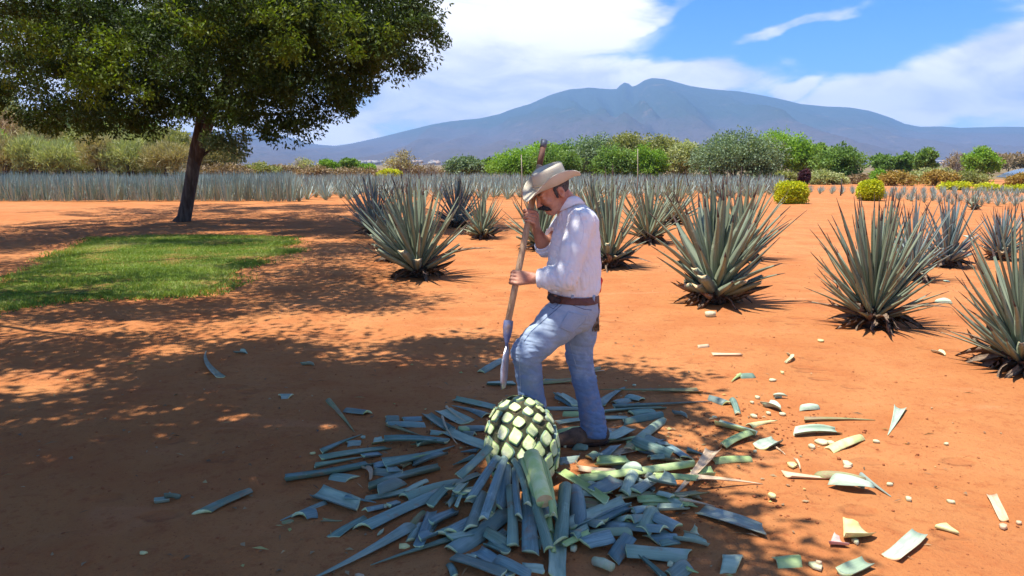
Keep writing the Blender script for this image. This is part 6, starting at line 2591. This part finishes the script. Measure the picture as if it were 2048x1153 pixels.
    def tf(P):
        o = fold(P, 38, .0045, 21, (1, 1, .6)) + fold(P, 110, .0012, 27, (1, 1, .7))
        for c_, s_, a_, st in ((elL, .10, .010, (1, 1, .6)), (shL, .11, .006, (1.2, 1, .5)), (waist + Vector((0, 0, .03)), .16, .008, (1.6, 1.6, .25)), (elR, .09, .007, (1, 1, 1)), (chest + Vector((-.08, 0, -.02)), .14, .006, (.8, 1, 1.2))):
            r = np.linalg.norm(P - np.array(c_), axis=1)
            o += np.exp(-(r / s_) ** 2) * fold(P, 85, a_, 33, st)
        return o
    T_.disp(tf)
    T_.plane(waist + Vector((0, 0, -.012)), (-.06, 0, -1))
    # neck opening and cuff ends
    T_.plane(at(1139, 402, 4.23), (-.45, 0, .9))
    for (w_, e_, k_) in ((wrL, elL, .22), (wrR, elR, .90)):
        dd = (w_ - e_).normalized()
        o_ = w_.lerp(e_, k_)
        sl, (gx, gy, gz_) = T_.region(np.minimum(w_, e_) - .02, np.maximum(w_, e_) + .02, .05)
        pl_ = (gx - o_.x) * dd.x + (gy - o_.y) * dd.y + (gz_ - o_.z) * dd.z
        # only near the forearm itself
        pp = np.stack([gx, gy, gz_], -1) - np.array(o_)
        tt = pp @ np.array(dd)
        rr_ = np.sqrt(((pp - tt[..., None] * np.array(dd)) ** 2).sum(-1))
        msk = (rr_ < .085) & (tt > 0) & (tt < .2)
        T_.d[sl] = np.where(msk, np.maximum(T_.d[sl], pl_.astype(np.float32)), T_.d[sl])
    shirt = link_mesh('shirt', T_.mesh('shirt', [M['shirt']]), t, -org)
    cc = lambda x, y: (960 + x / 3.203, 260 + y / 3.203)

    def ring(c0, ax, rr0, w, name, mat, parent, sq=1.0, seg=28, th=.006, tilt=0.0):
        ax = ax.normalized()
        a = ax.cross(Vector((0, 0, 1)))
        a.normalize()
        b_ = ax.cross(a)
        V, Q = [], []
        prof = [(-w / 2, 0), (-w / 2, th), (-w / 4, th * 1.3), (w / 4, th * 1.3), (w / 2, th), (w / 2, 0)]
        for k in range(seg):
            an = 2 * math.pi * k / seg
            for (l, h) in prof:
                wob = 1 + .03 * math.sin(an * 3 + l * 90)
                V.append(c0 + ax * l + (a * math.cos(an) * sq + b_ * math.sin(an)) * (rr0 * wob + h))
        n = len(prof)
        for k in range(seg):
            k2 = (k + 1) % seg
            for j in range(n):
                j2 = (j + 1) % n
                Q.append((k * n + j, k2 * n + j, k2 * n + j2, k * n + j2))
        return build(name, V, Q, [mat], parent, smooth=True)
    ring(wrL.lerp(elL, .26), wrL - elL, .0445, .042, 'rolled_cuff', M['shirt'], shirt)
    ring(elR.lerp(wrR, .12), wrR - elR, .047, .038, 'rolled_cuff', M['shirt'], shirt)
    # collar: folded band round the neck
    V, Q = [], []
    cn = at(1136, 404, 4.225)
    axn = Vector((-.42, 0, .9)).normalized()
    a1 = Vector((0, 1, 0))
    b1 = axn.cross(a1).normalized()
    segs = 30
    for k in range(segs + 1):
        an = math.pi + .38 + (2 * math.pi - .76) * k / segs
        for (l, h) in ((.000, .062), (.026, .066), (.024, .072), (-.022, .092), (-.024, .087), (.000, .070)):
            front = max(0, -math.cos(an)) ** 3
            l2 = l - front * .030
            V.append(cn + axn * l2 + (a1 * math.sin(an) * 1.02 + b1 * (-math.cos(an)) * -1.0) * (h * .97))
    for k in range(segs):
        for j in range(6):
            j2 = (j + 1) % 6
            Q.append((k * 6 + j, (k + 1) * 6 + j, (k + 1) * 6 + j2, k * 6 + j2))
    build('collar', V, Q, [M['shirt']], shirt, smooth=True)
    M['shirt_seam'] = mat_noise('shirt_seam', (0.62, 0.61, 0.70), (0.7, 0.69, 0.76), 30, .9)
    strip([cc(590, 480), cc(640, 545), cc(665, 620), cc(660, 680), cc(640, 740)], .0004, .0012, 'armhole_seam', M['shirt_seam'], shirt, src=T_)
    strip([cc(640, 440), cc(700, 520), cc(735, 600)], .0004, .0011, 'yoke_seam', M['shirt_seam'], shirt, src=T_)

    # ---------------- belt
    Bt = SDF((-.10, 3.78, -.02), (.70, 4.62, .98), .0046)
    Bt.d = Jfull - .007
    bc = at(1147, 592, 4.22)
    Bt.plane(bc + Vector((0, 0, .020)), (.06, 0, 1))
    Bt.plane(bc - Vector((0, 0, .018)), (-.06, 0, -1))
    belt = link_mesh('belt', Bt.mesh('belt', [M['leather']]), t, -org)
    cb = lambda x, y: (960 + x / 3.203, 260 + y / 3.203)
    for x0 in (592, 728):
        a, b_ = cb(x0 - 4, 1034), cb(x0 + 4, 1112)
        pa, pb = Bt.hit(a[0], a[1], 3.6, .002), Bt.hit(*cb(x0, 1072), 3.6, .004)
        if pb is None:
            continue
        pb = Vector(pb)
        b = MB()
        b.box(pb + Vector((0, -.001, -.010)), (.015, .006, .044), Matrix.Rotation(.1, 3, 'Y'))
        b.build('belt_loop', [M['denim']], belt, smooth=False)
    # dark pouch on the front of the belt
    pb = at(1108, 599, 4.035)
    P_ = SDF(np.array(pb) - .07, np.array(pb) + .07, .003)
    P_.cone(pb + Vector((-.022, 0, .010)), pb + Vector((.022, -.004, -.008)), .017, .016, .01, n=(0, 1, 0), s=.6)
    P_.cone(pb + Vector((-.018, 0, .018)), pb + Vector((-.010, 0, -.012)), .012, .013, .01)
    M['pouch'] = mat_noise('dark_leather', (0.020, 0.014, 0.016), (0.05, 0.028, 0.026), 20, .55, .3, 80)
    link_mesh('pouch', P_.mesh('pouch', [M['pouch']]), belt)
    # sheath with a frayed tassel and red cloth behind the hip
    ph = at(1190, 605, 4.28)
    b = MB()
    b.tube([at(1195, 592, 4.22), at(1197, 615, 4.23), at(1195, 632, 4.24)], [.010, .008, .006], 8)
    b.build('sheath_strap', [M['leather']], belt)
    b = MB()
    rs = random.Random(2)
    for k in range(60):
        a = at(1195 + rs.uniform(-2, 2), 630, 4.24 + rs.uniform(-.01, .01))
        e = at(1192 + rs.uniform(-8, 7), 661 + rs.uniform(-5, 3), 4.24 + rs.uniform(-.03, .03))
        b.tube([a, a.lerp(e, .5) + Vector((rs.uniform(-.004, .004), 0, 0)), e], [.0035, .0035, .002], 4)
    M['tassel'] = mat_noise('tassel_hair', (0.10, 0.05, 0.03), (0.42, 0.30, 0.22), 60, .9)
    tag(b.build('tassel', [M['tassel']], belt), kind='stuff')
    M['red'] = mat_noise('red_cloth', (0.62, 0.03, 0.02), (0.75, 0.06, 0.04), 20, .8, .3, 80)
    Rc = SDF(np.array(at(1197, 565, 4.3)) - .09, np.array(at(1197, 565, 4.3)) + .09, .003)
    Rc.chain([at(1195, 545, 4.26), at(1199, 562, 4.26), at(1197, 582, 4.25)], [.010, .014, .012], .01)
    Rc.disp(lambda P: fold(P, 90, .003, 3))
    link_mesh('red_cloth', Rc.mesh('red_cloth', [M['red']]), belt)

    # ---------------- boots
    for nm, ank, col, dz in (('boot', ankR, None, 0), ('boot', ankL, None, 0)):
        fx = ank.x
        fy = ank.y
        toe = Vector((fx - .235, fy - .06, .045))
        heel = Vector((fx + .055, fy + .01, .04))
        B_ = SDF((fx - .34, fy - .20, -.01), (fx + .16, fy + .15, .30), .0042)
        B_.cone(heel + Vector((-.02, 0, .02)), Vector((fx - .12, fy - .03, .055)), .050, .050, .03, n=(0, 0, 1), s=.95)
        B_.cone(Vector((fx - .10, fy - .025, .058)), toe, .047, .034, .03, n=(0, 1, 0), s=1.1)
        B_.cone(Vector((fx + .01, fy, .07)), ank + Vector((0, 0, .06)), .056, .052, .04)
        B_.disp(lambda P: fold(P, 60, .0025, 8))
        B_.plane(Vector((0, 0, .012)), (0, 0, -1))
        bo = link_mesh('boot', B_.mesh('boot', [M['boot']]), t, -org)
        So = SDF((fx - .34, fy - .20, -.02), (fx + .16, fy + .15, .06), .0036)
        So.cone(heel + Vector((-.015, 0, 0)), Vector((fx - .12, fy - .03, .04)), .053, .054, .02)
        So.cone(Vector((fx - .10, fy - .025, .04)), toe, .051, .038, .02, n=(0, 1, 0), s=1.1)
        So.plane(Vector((0, 0, .022)), (0, 0, 1))
        So.plane(Vector((0, 0, -.006)), (0, 0, -1))
        M.setdefault('sole', mat_noise('boot_sole', (0.05, 0.032, 0.025), (0.10, 0.06, 0.045), 20, .9))
        link_mesh('sole', So.mesh('sole', [M['sole']]), bo)


man()
